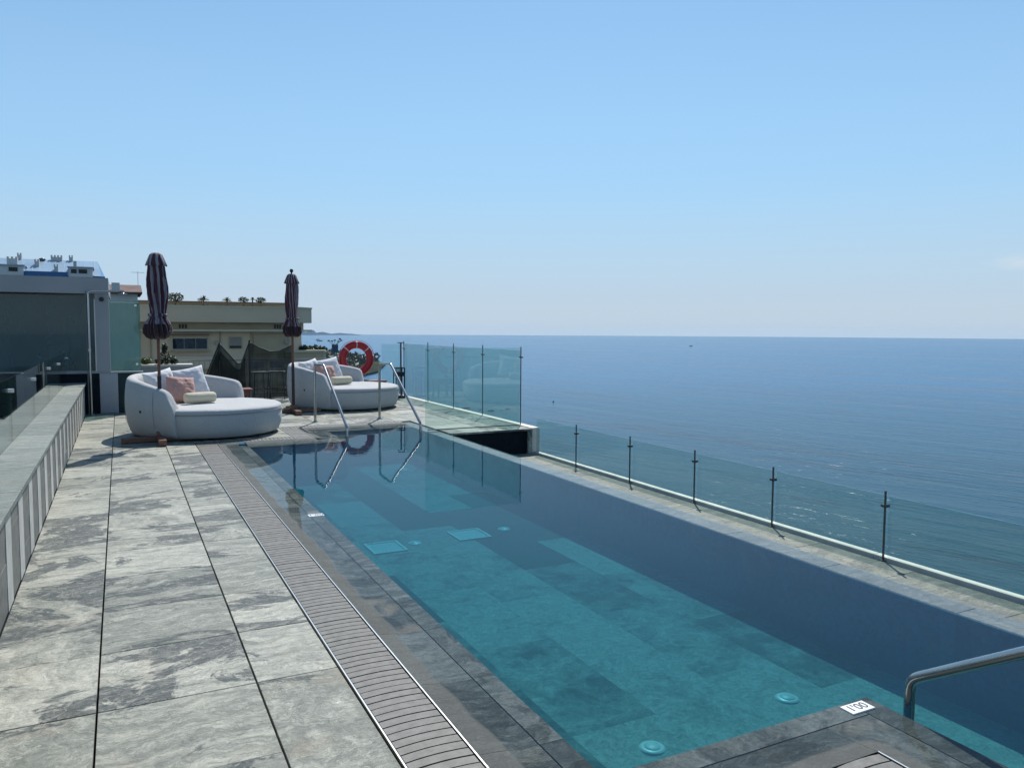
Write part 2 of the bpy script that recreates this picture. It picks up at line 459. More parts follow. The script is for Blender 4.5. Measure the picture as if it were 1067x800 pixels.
chop = noi(nt, vmul(nt, q, (.40, .09, 1)), 1, 5, .58, .2)
rip = noi(nt, vmul(nt, q, (2.2, .8, 1)), 1, 4, .6)
h = mth(nt, 'ADD', mth(nt, 'MULTIPLY', swell, 2.2), mth(nt, 'ADD', mth(nt, 'MULTIPLY', chop, 1.15), mth(nt, 'MULTIPLY', rip, .12)))
L(nt, bumpn(nt, h, 1.0, .42), b.inputs['Normal'])
# colour of the water body: greener in the shallows by the shore, light and dark of the swell painted in as bands
dist = nt.nodes.new('ShaderNodeVectorMath'); dist.operation = 'LENGTH'; L(nt, P, dist.inputs[0])
near = ramp(nt, mth(nt, 'MULTIPLY', dist.outputs['Value'], 1/900.), [(.10, 1.0), (.55, 0.0)])
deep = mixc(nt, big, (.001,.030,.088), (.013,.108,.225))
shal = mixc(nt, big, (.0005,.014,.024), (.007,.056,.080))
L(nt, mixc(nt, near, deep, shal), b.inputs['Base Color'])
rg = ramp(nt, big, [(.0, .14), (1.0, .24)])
L(nt, rg, b.inputs['Roughness']); b.inputs['IOR'].default_value = 1.33; b.inputs['Specular IOR Level'].default_value = .22
foam = ramp(nt, mth(nt, 'ADD', swell, mth(nt, 'MULTIPLY', chop, .35)), [(.875, 0.0), (.93, .5)])
L(nt, b.outputs[0], out.inputs[0])
m_sea = m
sea = MB(); n = 180
ring = [(3570*math.cos(2*math.pi*k/n), 3570*math.sin(2*math.pi*k/n), SEA) for k in range(n)]
sea.add(ring, [tuple(range(n))])
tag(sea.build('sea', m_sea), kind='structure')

# low coast: promontory seen between the daybed and the glass
m_land = simple('coast_ground', (.028,.038,.020), 1.0, spec=.05, var=.5, scale=.02, bump=0)
coast = [(60,-600),(70,100),(78,220),(82,330),(118,440),(152,500),(196,620),(206,727),(200,783),(232,960),(250,1150),(235,1300),(60,1500),(-300,2100),(-1600,2400),(-1600,-600)]
MB().prism(coast, SEA-1, SEA+1.2).build('coast_ground', m_land)
tag(bpy.data.objects['coast_ground'], kind='structure')
def leafball(mb, c, rx, ry, rz, n, s, rnd=random):
    for _ in range(n):
        while True:
            p = Vector((rnd.uniform(-1, 1), rnd.uniform(-1, 1), rnd.uniform(-1, 1)))
            if .25 < p.length < 1: break
        p = Vector((c[0]+p.x*rx, c[1]+p.y*ry, c[2]+p.z*rz))
        u = Vector((rnd.gauss(0, 1), rnd.gauss(0, 1), rnd.gauss(0, 1))).normalized()
        v = u.cross(Vector((rnd.gauss(0, 1), rnd.gauss(0, 1), rnd.gauss(0, 1)))).normalized()
        k = s*rnd.uniform(.6, 1.3)
        mb.add([p-u*k, p-v*k*.45+u*k*.1, p+u*k, p+v*k*.45+u*k*.1], [(0, 1, 2, 3)])
scr = MB()
rs = random.Random(3)
for i in range(230):
    t = rs.random()
    x = 75+t*125+rs.uniform(-14, 8); y = 400+t*330+rs.uniform(-60, 60)
    if x > 130+ (y-440)*.36: x -= 25
    hh = rs.uniform(2.5, 6)
    leafball(scr, (x, y, SEA+1+hh*.6), hh*.9, hh*.9, hh*.75, 26, hh*.42, rs)
tag(scr.build('coastal_scrub', m_leaf), 'dark green coastal scrub and trees on the low promontory by the sea', 'scrub', kind='stuff')
# hazy headland far up the coast
hl = MB(); nn = 60; rows = []
for j in range(5):
    row = []
    for i in range(nn):
        t = i/(nn-1); x = 300+t*615; y = 3300+(j-2)*70
        base = 33*max(0, 1-t)**.5*(1-abs(j-2)/2.01) if t > .0 else 0
        z = SEA-.5 + max(0, base*(.62+.5*noise.noise(Vector((x*.02, y*.004, 1.3))))) + (13 if .655 < t < .70 and j == 2 else 0)
        row.append((x, y, z))
    rows.append(row)
hl.add([p for r_ in rows for p in r_], [(j*nn+i, j*nn+i+1, (j+1)*nn+i+1, (j+1)*nn+i) for j in range(4) for i in range(nn-1)], 0, True)
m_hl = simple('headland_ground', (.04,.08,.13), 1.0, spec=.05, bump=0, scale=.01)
tag(hl.build('headland', m_hl), kind='structure')
# haze
hz = MB().box(-3800, 3800, -3800, 3800, SEA-2.2, 9.5)
m, nt, out = newmat('haze_air')
pv = N(nt, 'ShaderNodeVolumePrincipled'); pv.inputs['Color'].default_value = (.58,.77,.95,1); pv.inputs['Density'].default_value = .00007
pv.inputs['Anisotropy'].default_value = .2
L(nt, pv.outputs[0], out.inputs['Volume'])
tag(hz.build('haze', m), kind='stuff')
# rocks, boats, marker buoy
m_rock = simple('rock', (.02,.022,.022), .9, scale=1, bump=0)
for i, (x, y, s) in enumerate([(113,271,.7),(114.5,265,1.2),(117,258,.8),(119,253,1.1),(123.5,254,.6),(127,256,.9)]):
    bm = MB()
    rg = []
    for j in range(5):
        f = j/4; rr = s*(1-f**2)*1.0+.05
        rg.append([(x+rr*1.5*math.cos(a*math.pi/5)*(1+.3*noise.noise(Vector((a, j, i)))), y+rr*math.sin(a*math.pi/5)*(1+.3*noise.noise(Vector((a, j+9, i)))), SEA-.2+f*s*.55) for a in range(10)])
    bm.rings(rg)
    tag(bm.build('rock', m_rock), ['rock nearest the left glass post in the row awash in the sea', 'second dark rock from the left in the row awash offshore', 'third dark rock from the left, small, awash in the sea', 'largest dark rock in the middle of the row awash offshore', 'smallest dark rock, fifth from the left, awash offshore', 'rightmost dark rock of the row awash in the sea'][i], 'rock', 'dark rocks awash beyond the glass screen')
m_boat = simple('boat_paint', (.25,.27,.30), .5, bump=0, scale=.5)
m_boatw = simple('boat_white', (.7,.7,.7), .5, bump=0, scale=.5)
for i, (x, y, s, lab) in enumerate([(897,1082,7.5,'small dark ship alone on the open sea just below the horizon'), (393,1726,13,'small boat moored off the coast left of the lifebuoy, below the headland'), (420,1861,11,'tiny boat nearest the headland, left of the other moored boats'), (234,1028,8,'small boat closest to shore beside the cream building')]):
    t = empty('boat', (x, y, SEA), lab, 'boat', 'boats far out on the sea')
    hb = MB(); rg = []
    for j in range(9):
        u = j/8; wd_ = .16*s*(math.sin(math.pi*min(1, u*.62+.35)))*(1 if u < .999 else .1)
        rg.append([(-s/2+u*s, -wd_, .14*s+.03*s*u), (-s/2+u*s, -wd_*.5, -.3), (-s/2+u*s, wd_*.5, -.3), (-s/2+u*s, wd_, .14*s+.03*s*u)])
    hb.rings(rg, smooth=False); hb.build('hull', m_boat, t)
    MB().box(-s*.2, s*.12, -s*.08, s*.08, .14*s, .30*s).build('cabin', m_boatw, t)
    MB().tube([(0, 0, .3*s), (0, 0, .5*s)], .02*s, 6).build('mast', m_boat, t)
bu = empty('marker_buoy', (156, 272.6, SEA), 'small dark marker buoy floating alone right of the terrace corner', 'buoy')
MB().lathe([(.05,-.3),(.3,-.1),(.35,.15),(.15,.35),(.08,.7),(.02,.8)], n=12).build('float', m_rock, bu)

# ------------------------------------------------------------------ decks
WATER = -.012
rd = random.Random(11)
def rv(): return (rd.random(), rd.random(), rd.random())
def slabs(mb, xs, y0, y1, pitch, phase, ztop=0.0, merge=.12, gx=.0042, gy=.0025, stagger=0, th=.03):
    """stone slabs in columns between xs, rows at pitch; every slab keeps its own vein pattern"""
    for i in range(len(xs)-1):
        ph = phase + (stagger*(i % 2))
        k0 = math.floor((y0-ph)/pitch); y = y0; k = k0+1
        while y < y1-1e-4:
            ye = min(ph+k*pitch, y1); k += 1
            if rd.random() < merge: ye = min(ph+k*pitch, y1); k += 1
            if ye-y > .02:
                dz = rd.uniform(-.0012, .0012)
                mb.box(xs[i]+gx, xs[i+1]-gx, y+gy, ye-gy, ztop-th, ztop+dz, 0, rv(), .0015)
            y = ye
PIT, PH = .643, 3.565
dk = MB()
slabs(dk, [-.6,-.13,.51,.88], -3, 11.6, PIT, PH)
slabs(dk, [-.6,-.13,.51,1.15,1.79,2.22], 11.605, 16.2, PIT, PH)
slabs(dk, [.36,.95,1.59,2.22], 16.205, 18.4, PIT, PH)
slabs(dk, [2.22,2.9,3.54,4.2,4.46], 12.79, 18.4, PIT, PH)
slabs(dk, [4.46,5.16,5.88], 10.98, 18.4, PIT, PH)
slabs(dk, [1.165,1.7,2.255], -1.5, 1.635, PIT, PH)
tag(dk.build('deck_paving', slate), kind='structure')
lt = MB()
slabs(lt, [-9,-7.8,-6.6,-5.4,-4.2,-3.0,-2.0,-1.11], 2, 16.2, 1.2, 3.0)
slabs(lt, [-9,-7.8,-6.6,-5.4,-4.2,-3.0,-2.0,-1.6], 16.205, 30, 1.2, 3.0)
tag(lt.build('side_terrace', slate_cop), kind='structure')
base = MB()
base.box(-9.2, 1.10, -4, 18.5, SEA, -.031)
base.box(1.10, 4.44, -4, 18.5, SEA, -1.2)
base.box(1.10, 2.24, 11.65, 18.5, -1.2, -.031)
base.box(2.24, 4.44, 12.9, 18.5, -1.2, -.031)
base.box(4.46, 5.95, 10.99, 18.5, -1.2, -.031)
base.box(4.46, 5.96, -4, 18.5, SEA, -.46)
base.box(1.10, 2.20, -4, 1.60, -1.2, -.031)
tag(base.build('terrace_base', m_endwall), kind='structure')
# sea side kerb of the upper terrace and its dark end wall
k = MB().box(5.88, 6.02, 10.96, 18.5, -.46, .012, 0, None, .006)
tag(k.build('terrace_kerb', m_whitestone), kind='structure')
k = MB(); k.box(4.47, 5.878, 10.94, 10.985, -.028, .001, 0, rv()); k.box(5.80, 5.878, 10.94, 10.975, -.40, -.029, 0, rv())
tag(k.build('terrace_nosing', slate), kind='structure')
# lower ledge
lg = MB()
slabs(lg, [4.46,5.16,5.86], -3, 10.98, .643*1.5, .3, -.40, 0, .003, .002)
tag(lg.build('lower_ledge', slate_ledge), kind='structure')
k = MB()
y = -3.0
while y < 10.9:
    ye = min(y+1.9, 10.955); k.box(5.912, 5.99, y+.002, ye-.002, -.7, -.372, 0, None, .002); y = ye
tag(k.build('ledge_kerb', m_whitestone), kind='structure')

# ------------------------------------------------------------------ pool
FZ = -.55
X0, X1 = 1.165, 4.27
# weir on the sea side
wr = MB(); y = -3
while y < 12.8:
    ye = min(y+.96, 12.8); wr.box(4.272, 4.455, y+.0015, ye-.0015, -.75, -.024, 0, rv(), .004); wr.box(4.262, 4.2715, y, ye, -.75, -.030, 1, rv()); y = ye
tag(wr.build('pool_weir', [slate_weir, slate_wall]), kind='structure')
# submerged shelf: outer slabs rise out of the water next to the grate
def shelf_z(d, x, y):
    t = min(1, d/.17); nz = noise.noise(Vector((x*5, y*5, 0)))*.004 + noise.noise(Vector((x*1.1, y*1.1, 3)))*.005
    return -.001 - .023*t**1.2 + nz*t*(1.15-t)*2.2
sh = MB()
def shelf_rect(x0, x1, y0, y1, dfn, rr):
    nx = max(3, int((x1-x0)/.03)); ny = max(3, int((y1-y0)/.03))
    sh.grid(nx, ny, lambda u, v: ((x0+(x1-x0)*u), (y0+(y1-y0)*v), shelf_z(dfn(x0+(x1-x0)*u, y0+(y1-y0)*v), x0+(x1-x0)*u, y0+(y1-y0)*v)), 0, True, rr)
def dist_left(x, y): return min(x-1.165, 11.33-y)
G = .006
y = 1.93
while y < 11.33:       # left shelf, outer slabs and inner border
    ye = min(y+.643, 11.33)
    if y < 10.99:
        shelf_rect(1.165, 1.42, y+.001, ye-.001, dist_left, rv())
        shelf_rect(1.42+G, 1.53, y+.001, min(ye, 11.08)-.001, dist_left, rv())
    else:
        shelf_rect(1.165, 1.53, y+.001, ye-.001, dist_left, rv())
    y = ye
x = 1.53
while x < 2.86:        # back shelf
    xe = min(x+.643, 2.87)
    shelf_rect(x+.001, xe-.001, 11.08, 11.33, lambda a, b: 11.33-b if a < 2.5 else .3, rv())
    shelf_rect(x+.001, xe-.001, 10.96, 11.08-G, lambda a, b: 11.33-b, rv())
    x = xe
y = 11.33
while y < 12.5:
    ye = min(y+.643, 12.5)
    shelf_rect(2.505, 2.76, y+.001, ye-.001, lambda a, b: min(a-2.505, 12.5-b), rv())
    shelf_rect(2.76+G, 2.87, y+.001, ye-.001, lambda a, b: min(a-2.505, 12.5-b), rv())
    y = ye
x = 2.87
while x < 4.26:
    xe = min(x+.643, 4.27)
    shelf_rect(x+.001, xe-.001, 12.25, 12.5, lambda a, b: 12.5-b, rv())
    shelf_rect(x+.001, xe-.001, 12.13, 12.25-G, lambda a, b: 12.5-b, rv())
    x = xe
# near pad
def pad_d(x, y): return math.hypot(max(0, x-2.54), max(0, y-1.92))
for (a, b_) in [(1.165,1.8),(1.8,2.54)]:
    shelf_rect(a+.001, b_-.001, 1.925, 2.165, pad_d, rv())
shelf_rect(1.53, 2.36, 2.165+G, 2.28, lambda x, y: .5, rv())
shelf_rect(2.362, 2.795, 2.165+G, 2.28, lambda x, y: .5, rv())
shelf_rect(2.541, 2.80-G, 1.2, 2.165, pad_d, rv())
shelf_rect(2.541, 2.80-G, -2.0, 1.198, pad_d, rv())
shelf_rect(2.80, 2.92, .9, 2.28, lambda x, y: .5, rv())
shelf_rect(2.80, 2.92, -2, .898, lambda x, y: .5, rv())
tag(sh.build('pool_shelf', slate_dark), kind='structure')
# solid under shelves + basin walls
pb = MB()
def W(x0, x1, y0, y1, z0=-.75, z1=-.045): pb.box(x0, x1, y0, y1, z0, z1, 0, rv())
y = 2.279
while y < 10.96:
    ye = min(y+1.2, 10.961); W(1.165, 1.529, y, ye); y = ye
W(1.165, 2.869, 10.961, 11.329); W(2.505, 2.869, 11.329, 12.5); W(2.869, 4.27, 12.131, 12.5)
W(1.165, 2.919, 1.93, 2.279); W(2.541, 2.919, -2, 1.93)
tag(pb.build('pool_walls', slate_wall), kind='structure')
fl = MB()
for i in range(5):
    x0 = 1.53+i*.548; ph = [0, .5, .15, .7, .35][i]*1.2
    y = -2+ph-1.2
    while y < 12.13:
        ye = y+1.2
        a, b_ = max(y, -2), min(ye, 12.13)
        if b_ > a: fl.box(x0+.0003, x0+.548-.0003, a+.0003, b_-.0003, FZ-.03, FZ, 0, (rd.random(), rd.choice([0,.08,.5,.62,.6,.7,.75,.8,.9,1]), rd.random()*.7))
        y = ye
tag(fl.build('pool_floor', slate_pool), kind='structure')
st = MB()
st.box(2.87, 4.26, 11.85, 12.13, FZ, -.34, 0, rv(), .01)
st.box(2.92, 4.27, .7, 1.05, FZ, -.50, 0, rv(), .01); st.box(2.92, 4.27, .35, .7, FZ, -.34, 0, rv(), .01); st.box(2.92, 4.27, -2, .35, FZ, -.18, 0, rv(), .01)
st.box(3.55, 4.27, 1.05, 2.02, FZ, -.42, 0, rv(), .01)
tag(st.build('pool_steps', slate_dark), kind='structure')
# water body
wp = [(1.1655,1.9255),(1.1655,11.3295),(2.5055,11.3295),(2.5055,12.4995),(4.452,12.4995),(4.452,-2),(2.5415,-2),(2.5415,1.9255)]
tag(MB().prism(wp[::-1], -.9, WATER).build('pool_water', m_water), kind='structure')

# ------------------------------------------------------------------ drain grates
def grate(name, segs, label):
    t = empty(name, (segs[0][0], segs[0][2], 0), label, 'drain grate')
    ox, oy = segs[0][0], segs[0][2]
    sl = MB(); tr = MB(); ch = MB()
    for (x0, x1, y0, y1, ax) in segs:
        x0 -= ox; x1 -= ox; y0 -= oy; y1 -= oy
        ln_ = (y1-y0) if ax == 'y' else (x1-x0)
        n = int(ln_/.0555)
        for k_ in range(n):
            a = k_*ln_/n+.0038; bq = (k_+1)*ln_/n-.0038
            dz = rd.uniform(-.0015, .0008)
            ns = 6
            top = []; 
            for s_ in range(ns+1):
                u = s_/ns; bow = .010*(1-(2*u-1)**2)
                for e in (a, bq):
                    if ax == 'y': top.append((x0+.012+(x1-x0-.024)*u, y0+e+bow-.005, dz))
                    else: top.append((x0+e-bow+.005, y0+.012+(y1-y0-.024)*u, dz))
            bot = [(p[0], p[1], p[2]-.022) for p in top]; nb = len(top)
            fs = []
            for s_ in range(ns):
                i = 2*s_
                fs += [(i, i+2, i+3, i+1)]
                fs += [(nb+i, nb+i+2, i+2, i), (i+1, i+3, nb+i+3, nb+i+1)]
            sl.add(top+bot, fs, 0, False)
        if ax == 'y':
            tr.box(x0+.0005, x0+.007, y0, y1, -.03, .004); tr.box(x1-.007, x1-.0005, y0, y1, -.03, .004)
        else:
            tr.box(x0, x1, y0+.0005, y0+.007, -.03, .004); tr.box(x0, x1, y1-.007, y1-.0005, -.03, .004)
        ch.box(x0+.001, x1-.001, y0+.001, y1-.001, -.12, -.030)
    sl.build('grating', m_grate, t); tr.build('edge_trim', m_trim, t); ch.build('channel', m_joint, t)
    return t
grate('drain_grate', [(.885,1.16,1.922,11.33,'y'), (.885,2.222,11.332,11.60,'x'), (2.224,2.50,11.332,12.5,'y'), (2.224,4.268,12.502,12.78,'x')], 'long slatted stone drain grate with steel edges along the pool side')
grate('drain_grate', [(.885,2.262,1.64,1.92,'x'), (2.264,2.54,-1.5,1.92,'y')], 'slatted drain grate inside the white trimmed corner in front of the depth marker')

# ------------------------------------------------------------------ pool fittings
def marker(loc, w_, d_, label):
    t = empty('depth_marker', loc, label, 'depth marker', 'depth markers on the pool edge')
    MB().box(-w_/2, w_/2, -d_/2, d_/2, -.012, .0015, 0, None, .0005).build('plate', simple_white, t)
    cu = bpy.data.curves.new('txt', 'FONT'); cu.body = "1'00"; cu.size = d_*.92; cu.align_x = 'CENTER'; cu.align_y = 'CENTER'; cu.extrude = .0004
    to = bpy.data.objects.new('tmp', cu); COL.objects.link(to)
    bpy.context.view_layer.update()
    me = bpy.data.meshes.new_from_object(to.evaluated_get(bpy.context.evaluated_depsgraph_get()))
    bpy.data.objects.remove(to)
    me.materials.clear(); me.materials.append(m_black)
    o = bpy.data.objects.new('lettering', me); COL.objects.link(o); o.parent = t; o.location = (0, 0, .0021)
simple_white = simple('marker_white', (.82,.82,.80), .4, bump=0, var=.03)
marker((2.795, 2.225, -.0185), .135, .07, "white 1'00 depth marker tile on the near pool corner")
marker((1.475, 6.70, -.0185), .13, .085, "white 1'00 depth marker tile on the far left pool shelf")
m_disc = simple('white_plastic', (.50,.53,.50), .4, bump=0, var=.04)
for i, (x, y, lab) in enumerate([(3.43,3.21,'round white inlet in the pool floor nearest the near handrail'), (2.39,3.12,'round white inlet in the pool floor at the bottom edge near the left shelf'), (2.58,7.28,'round white inlet in the pool floor between the two square drains'), (3.63,7.39,'round white inlet in the pool floor right of the large square drain'), (2.65,10.75,'round white inlet in the pool floor below the left pool handrail'), (3.80,11.2,'round white inlet in the pool floor below the right pool handrail')]):
    t = empty('pool_inlet', (x, y, FZ), lab, 'pool inlet', 'round inlets in the pool floor')
    MB().lathe([(.002,.012),(.055,.012),(.068,.004),(.07,-.002)], n=28).build('flange', m_disc, t)
    MB().lathe([(.002,.017),(.040,.016),(.043,.0125)], n=20).build('cap', simple('inlet_cap', (.42,.45,.43), .5), t)
for (x, y, w_, d_, lab) in [(3.20,7.34,.36,.38,'large square white floor drain in the middle of the pool'), (2.27,7.25,.34,.38,'square white floor drain by the left pool shelf')]:
    t = empty('floor_drain', (x, y, FZ), lab, 'floor drain')
    f_ = MB(); a, b_ = w_/2, d_/2
    for q_ in [(-a,a,-b_,-b_+.025),(-a,a,b_-.025,b_),(-a,-a+.025,-b_+.025,b_-.025),(a-.025,a,-b_+.025,b_-.025)]: f_.box(*q_, -.01, .012)
    f_.build('frame', m_disc, t)
    g_ = MB(); yy = -b_+.03
    while yy < b_-.04: g_.box(-a+.03, a-.03, yy, yy+.022, -.008, .006); yy += .028
    g_.build('grating', m_disc, t)

# handrails
def handrail(name, pts, r, label, flanges, grp=None):
    o = Vector(pts[0]); t = empty(name, (o.x, o.y, 0), label, 'handrail', grp)
    loc = [Vector(p)-Vector((o.x, o.y, 0)) for p in pts]
    MB().tube(fillet(loc, .05, 6), r, 16, caps=True).build('tube', m_steel, t)
    for p in flanges:
        q_ = Vector(p)-Vector((o.x, o.y, 0))
        MB().lathe([(.024,q_.z+.001),(.05,q_.z+.001),(.05,q_.z+.006),(.028,q_.z+.012),(.024,q_.z+.03)], q_.x, q_.y, 20).build('flange', m_steel, t)
for x, d_, lab in [(2.93, .05, 'left of two bent steel pool handrails by the far daybed'), (4.06, .08, 'right of two bent steel pool handrails, nearer the glass screen')]:
    handrail('pool_handrail', [(x,13.27,0),(x,13.25,.985),(x+.01,12.66,1.0),(x+d_,11.38,.12),(x+d_,11.36,-.69)], .0215, lab, [(x,13.27,0)], 'handrails into the far end of the pool')
handrail('pool_handrail', [(3.0,2.13,-.69),(3.0,2.13,.105),(3.0,.95,.86),(3.0,.35,.86),(3.0,.35,-.17)], .0225, 'bent steel handrail rising from the water at the near right corner', [])

# ------------------------------------------------------------------ glass balustrades
def clamp(mb, x, y, z, r=.022, ax='x', ln_=.03):
    d_ = Vector((ln_, 0, 0)) if ax == 'x' else Vector((0, ln_, 0))
    c_ = Vector((x, y, z)); mb.tube([c_-d_, c_+d_], r, 12)
def post(t, x, y, z0, z1, clamps, flange=True):
    pm = MB()
    pm.box(x-.010, x+.004, y-.006, y+.006, z0, z1)
    if flange: pm.box(x-.03, x+.03, y-.02, y+.02, z0, z0+.006)
    p_ = pm.build('post', m_dsteel, t)
    for c_ in clamps:
        cm = MB(); cm.box(x-.03, x+.03, y-.010, y+.010, c_-.012, c_+.012); clamp(cm, x, y-.012, c_, .015, 'x', .026); clamp(cm, x, y+.014, c_, .013, 'x', .026)
        cm.build('clamp', m_dsteel, p_)
t = empty('glass_balustrade', (5.84, 3.2, -.4), 'low clear glass balustrade on the seaside ledge beside the infinity edge', 'balustrade')
ys = [.6, 1.9, 3.2, 4.49, 5.79, 7.0, 8.28, 9.62, 10.9]
def rel(t, mb, name, mat):   # author in world coordinates, store relative to the thing
    o_ = t.location; mb.v = [(v[0]-o_.x, v[1]-o_.y, v[2]-o_.z) for v in mb.v]
    return mb.build(name, mat, t)
class RelPost: pass
def postw(t, x, y, z0, z1, clamps, flange=True):
    o_ = t.location; post(t, x-o_.x, y-o_.y, z0-o_.z, z1-o_.z, [c_-o_.z for c_ in clamps], flange)
for i in range(len(ys)-1):
    rel(t, MB().box(5.925, 5.935, ys[i]+.012, ys[i+1]-.012, -.371, .17), 'glass_pane', m_glass)
for y in ys[:-1]:
    postw(t, 5.897, y, -.399, .215, [.085])
t = empty('glass_windscreen', (5.95, 11.5, 0), 'tall clear glass windscreen on posts along the seaward terrace edge', 'windscreen')
ys = [11.47, 13.0, 14.4, 15.85, 17.45]
for i in range(4):
    rel(t, MB().box(5.935, 5.947, ys[i]+.008, ys[i+1]-.008, .03, 1.24), 'glass_pane', m_glass)
for y in ys:
    postw(t, 5.94, y, .012, 1.30, [1.13], False)
t = empty('glass_windscreen', (5.1, 11.45, 0), 'frameless glass pane across the pool end of the seaward terrace', 'windscreen')
rel(t, MB().box(4.24, 5.90, 11.44, 11.452, .012, 1.29), 'glass_pane', m_glass)
rel(t, MB().box(4.28, 5.88, 11.432, 11.460, .0015, .0125), 'channel', m_dsteel)
t = empty('glass_windscreen', (5.6, 17.5, 0), 'narrow glass pane and dark pole at the far corner behind the lifebuoy', 'windscreen')
rel(t, MB().box(5.42, 5.86, 17.50, 17.512, .05, 1.23), 'glass_pane', m_glass)
pm = MB(); pm.tube([(5.88,17.5,0.002),(5.88,17.5,1.25)], .02, 10); pm.box(5.80,5.96,17.48,17.52,1.25,1.27); rel(t, pm, 'post', m_dsteel)

# left balustrade on the parapet
t = empty('glass_balustrade', (-.97, 8, .6), 'frameless glass balustrade standing on the outer edge of the striped parapet', 'balustrade')
ys = [-2.1, 0, 2.0, 4.0, 6.0, 8.0, 10.0, 12.05, 13.9, 15.9]
for i in range(len(ys)-1):
    rel(t, MB().box(-.876, -.864, ys[i]+.006, ys[i+1]-.006, .594, 1.15), 'glass_pane', m_glassL)
    rel(t, MB().box(-.8755, -.8645, ys[i]-.004, ys[i]+.004, .594, 1.15), 'joint_strip', m_edge)
    cm = MB(); clamp(cm, -.870, ys[i+1], 1.04 if i % 2 == 0 else 1.02, .018, 'x', .028); rel(t, cm, 'clamp', m_trim)

# ------------------------------------------------------------------ striped parapet
t = empty('parapet_wall', (-.8, 7, 0), 'low parapet wall faced in white and grey vertical stripes with slate coping', 'parapet wall')
core = MB().box(-1.11, -.625, -3, 15.9, -.03, .555); rel(t, core, 'core', m_concrete)
fc = MB(); y = 5.07-.62*14; 
while y < 15.85:
    a, b_ = y, min(y+.235, 15.88)
    fc.box(-.6245, -.600, a+.002, b_-.002, 0.0, .553, 0)
    a, b_ = y+.235, min(y+.62, 15.88)
    if b_-a > .05:
        z = 0.0
        while z < .55:
            ze = min(z+.14, .553); o_ = rd.uniform(.0, .004)
            mid_ = a+(b_-a)*rd.choice([.5, .5, .35])
            fc.box(-.6245, -.606+o_, a+.002, b_-.002, z+.002, ze-.001, 1)
            z = ze
    y += .62
rel(t, fc, 'tile_facing', [m_wtile, m_gtile])
cp = MB(); y = -3
while y < 15.9:
    ye = min(y+.95, 15.9); cp.box(-1.14, -.575, y+.0015, ye-.0015, .557, .592, 0, rv(), .004); y = ye
rel(t, cp, 'coping', slate_cop)

# ------------------------------------------------------------------ end wall, dark glazed pavilion
t = empty('screen_wall', (-.2, 16.3, 0), 'low end wall of dark and pale grey panels behind the shower', 'wall')
rel(t, MB().box(-1.55, .36, 16.26, 16.40, -.03, .74), 'core', m_endwall)
for (a, b_, mm) in [(-1.55,-1.27,m_darkwall),(-1.265,-1.0,m_greypanel),(-.995,-.365,m_endwall),(-.36,-.06,m_greypanel),(-.055,.36,m_darkwall)]:
    rel(t, MB().box(a, b_, 16.22, 16.258, 0, .738), 'panel', mm)
rel(t, MB().box(-1.56, .37, 16.205, 16.41, .742, .765), 'top_rail', m_greypaint)
t = empty('glass_windscreen', (.08, 16.3, .765), 'green tinted glass windscreen on the low end wall behind the near parasol', 'windscreen')
rel(t, MB().box(-.17, .345, 16.29, 16.302, .77, 2.08), 'glass_pane', m_frost)
for (x, z) in [(.27,.90),(.27,2.0)]:
    cm = MB(); clamp(cm, x, 16.28, z, .022, 'y', .02); rel(t, cm, 'clamp', m_trim)
rel(t, MB().box(-.155,.33,16.285,16.288,2.052,2.058), 'edge_strip', m_trim)
t = empty('glazed_pavilion', (-3, 17, 0), 'grey flat roofed pavilion with a dark glass wall at the left edge', 'pavilion')
rel(t, MB().box(-8, -.42, 16.30, 16.315, .79, 2.17), 'dark_glazing', m_dkglass)
rel(t, MB().box(-8, -.46, 16.27, 16.33, .768, .79), 'sill_rail', m_greypaint)
rel(t, MB().box(-.40, -.175, 16.21, 16.45, .767, 2.2), 'pillar', m_greypaint)
rf = rel(t, MB().box(-8, -.172, 16.19, 19.5, 2.201, 2.49), 'roof_fascia', m_greypaint)
rel(t, MB().box(-8, -.5, 19.0, 19.2, 0, 2.2), 'back_wall', simple('pavilion_wall', (.18,.20,.20), .8, var=.4, scale=1.5))
for (a, b_, z0, z1) in [(-1.95,-1.45,1.75,1.98),(-1.35,-1.0,1.0,1.7),(-2.6,-2.2,1.1,1.5),(-.95,-.7,.95,1.75)]:
    rel(t, MB().box(a, b_, 18.9, 18.99, z0, z1), 'wall_panel', m_greypanel)
cm = MB(); cm.lathe([(.002,0),(.035,0),(.042,.02),(.042,.05)], n=18)
cm.v = [(-.29+v[0], 16.19-v[2]*.4, 2.10+v[1]) for v in cm.v]
rel(t, cm, 'speaker', m_black)
# lounge seen past the balustrade on the side terrace
t = empty('lounge_bench', (-2.1, 15.4, 0), 'dark low lounge bench on the side terrace behind the glass balustrade', 'bench')
rel(t, MB().box(-2.5, -1.62, 15.2, 15.8, .06, .30, 0, None, .02), 'seat', m_black)
rel(t, MB().box(-2.5, -1.62, 15.8, 15.92, .06, .55, 0, None, .02), 'backrest', m_darkwall)

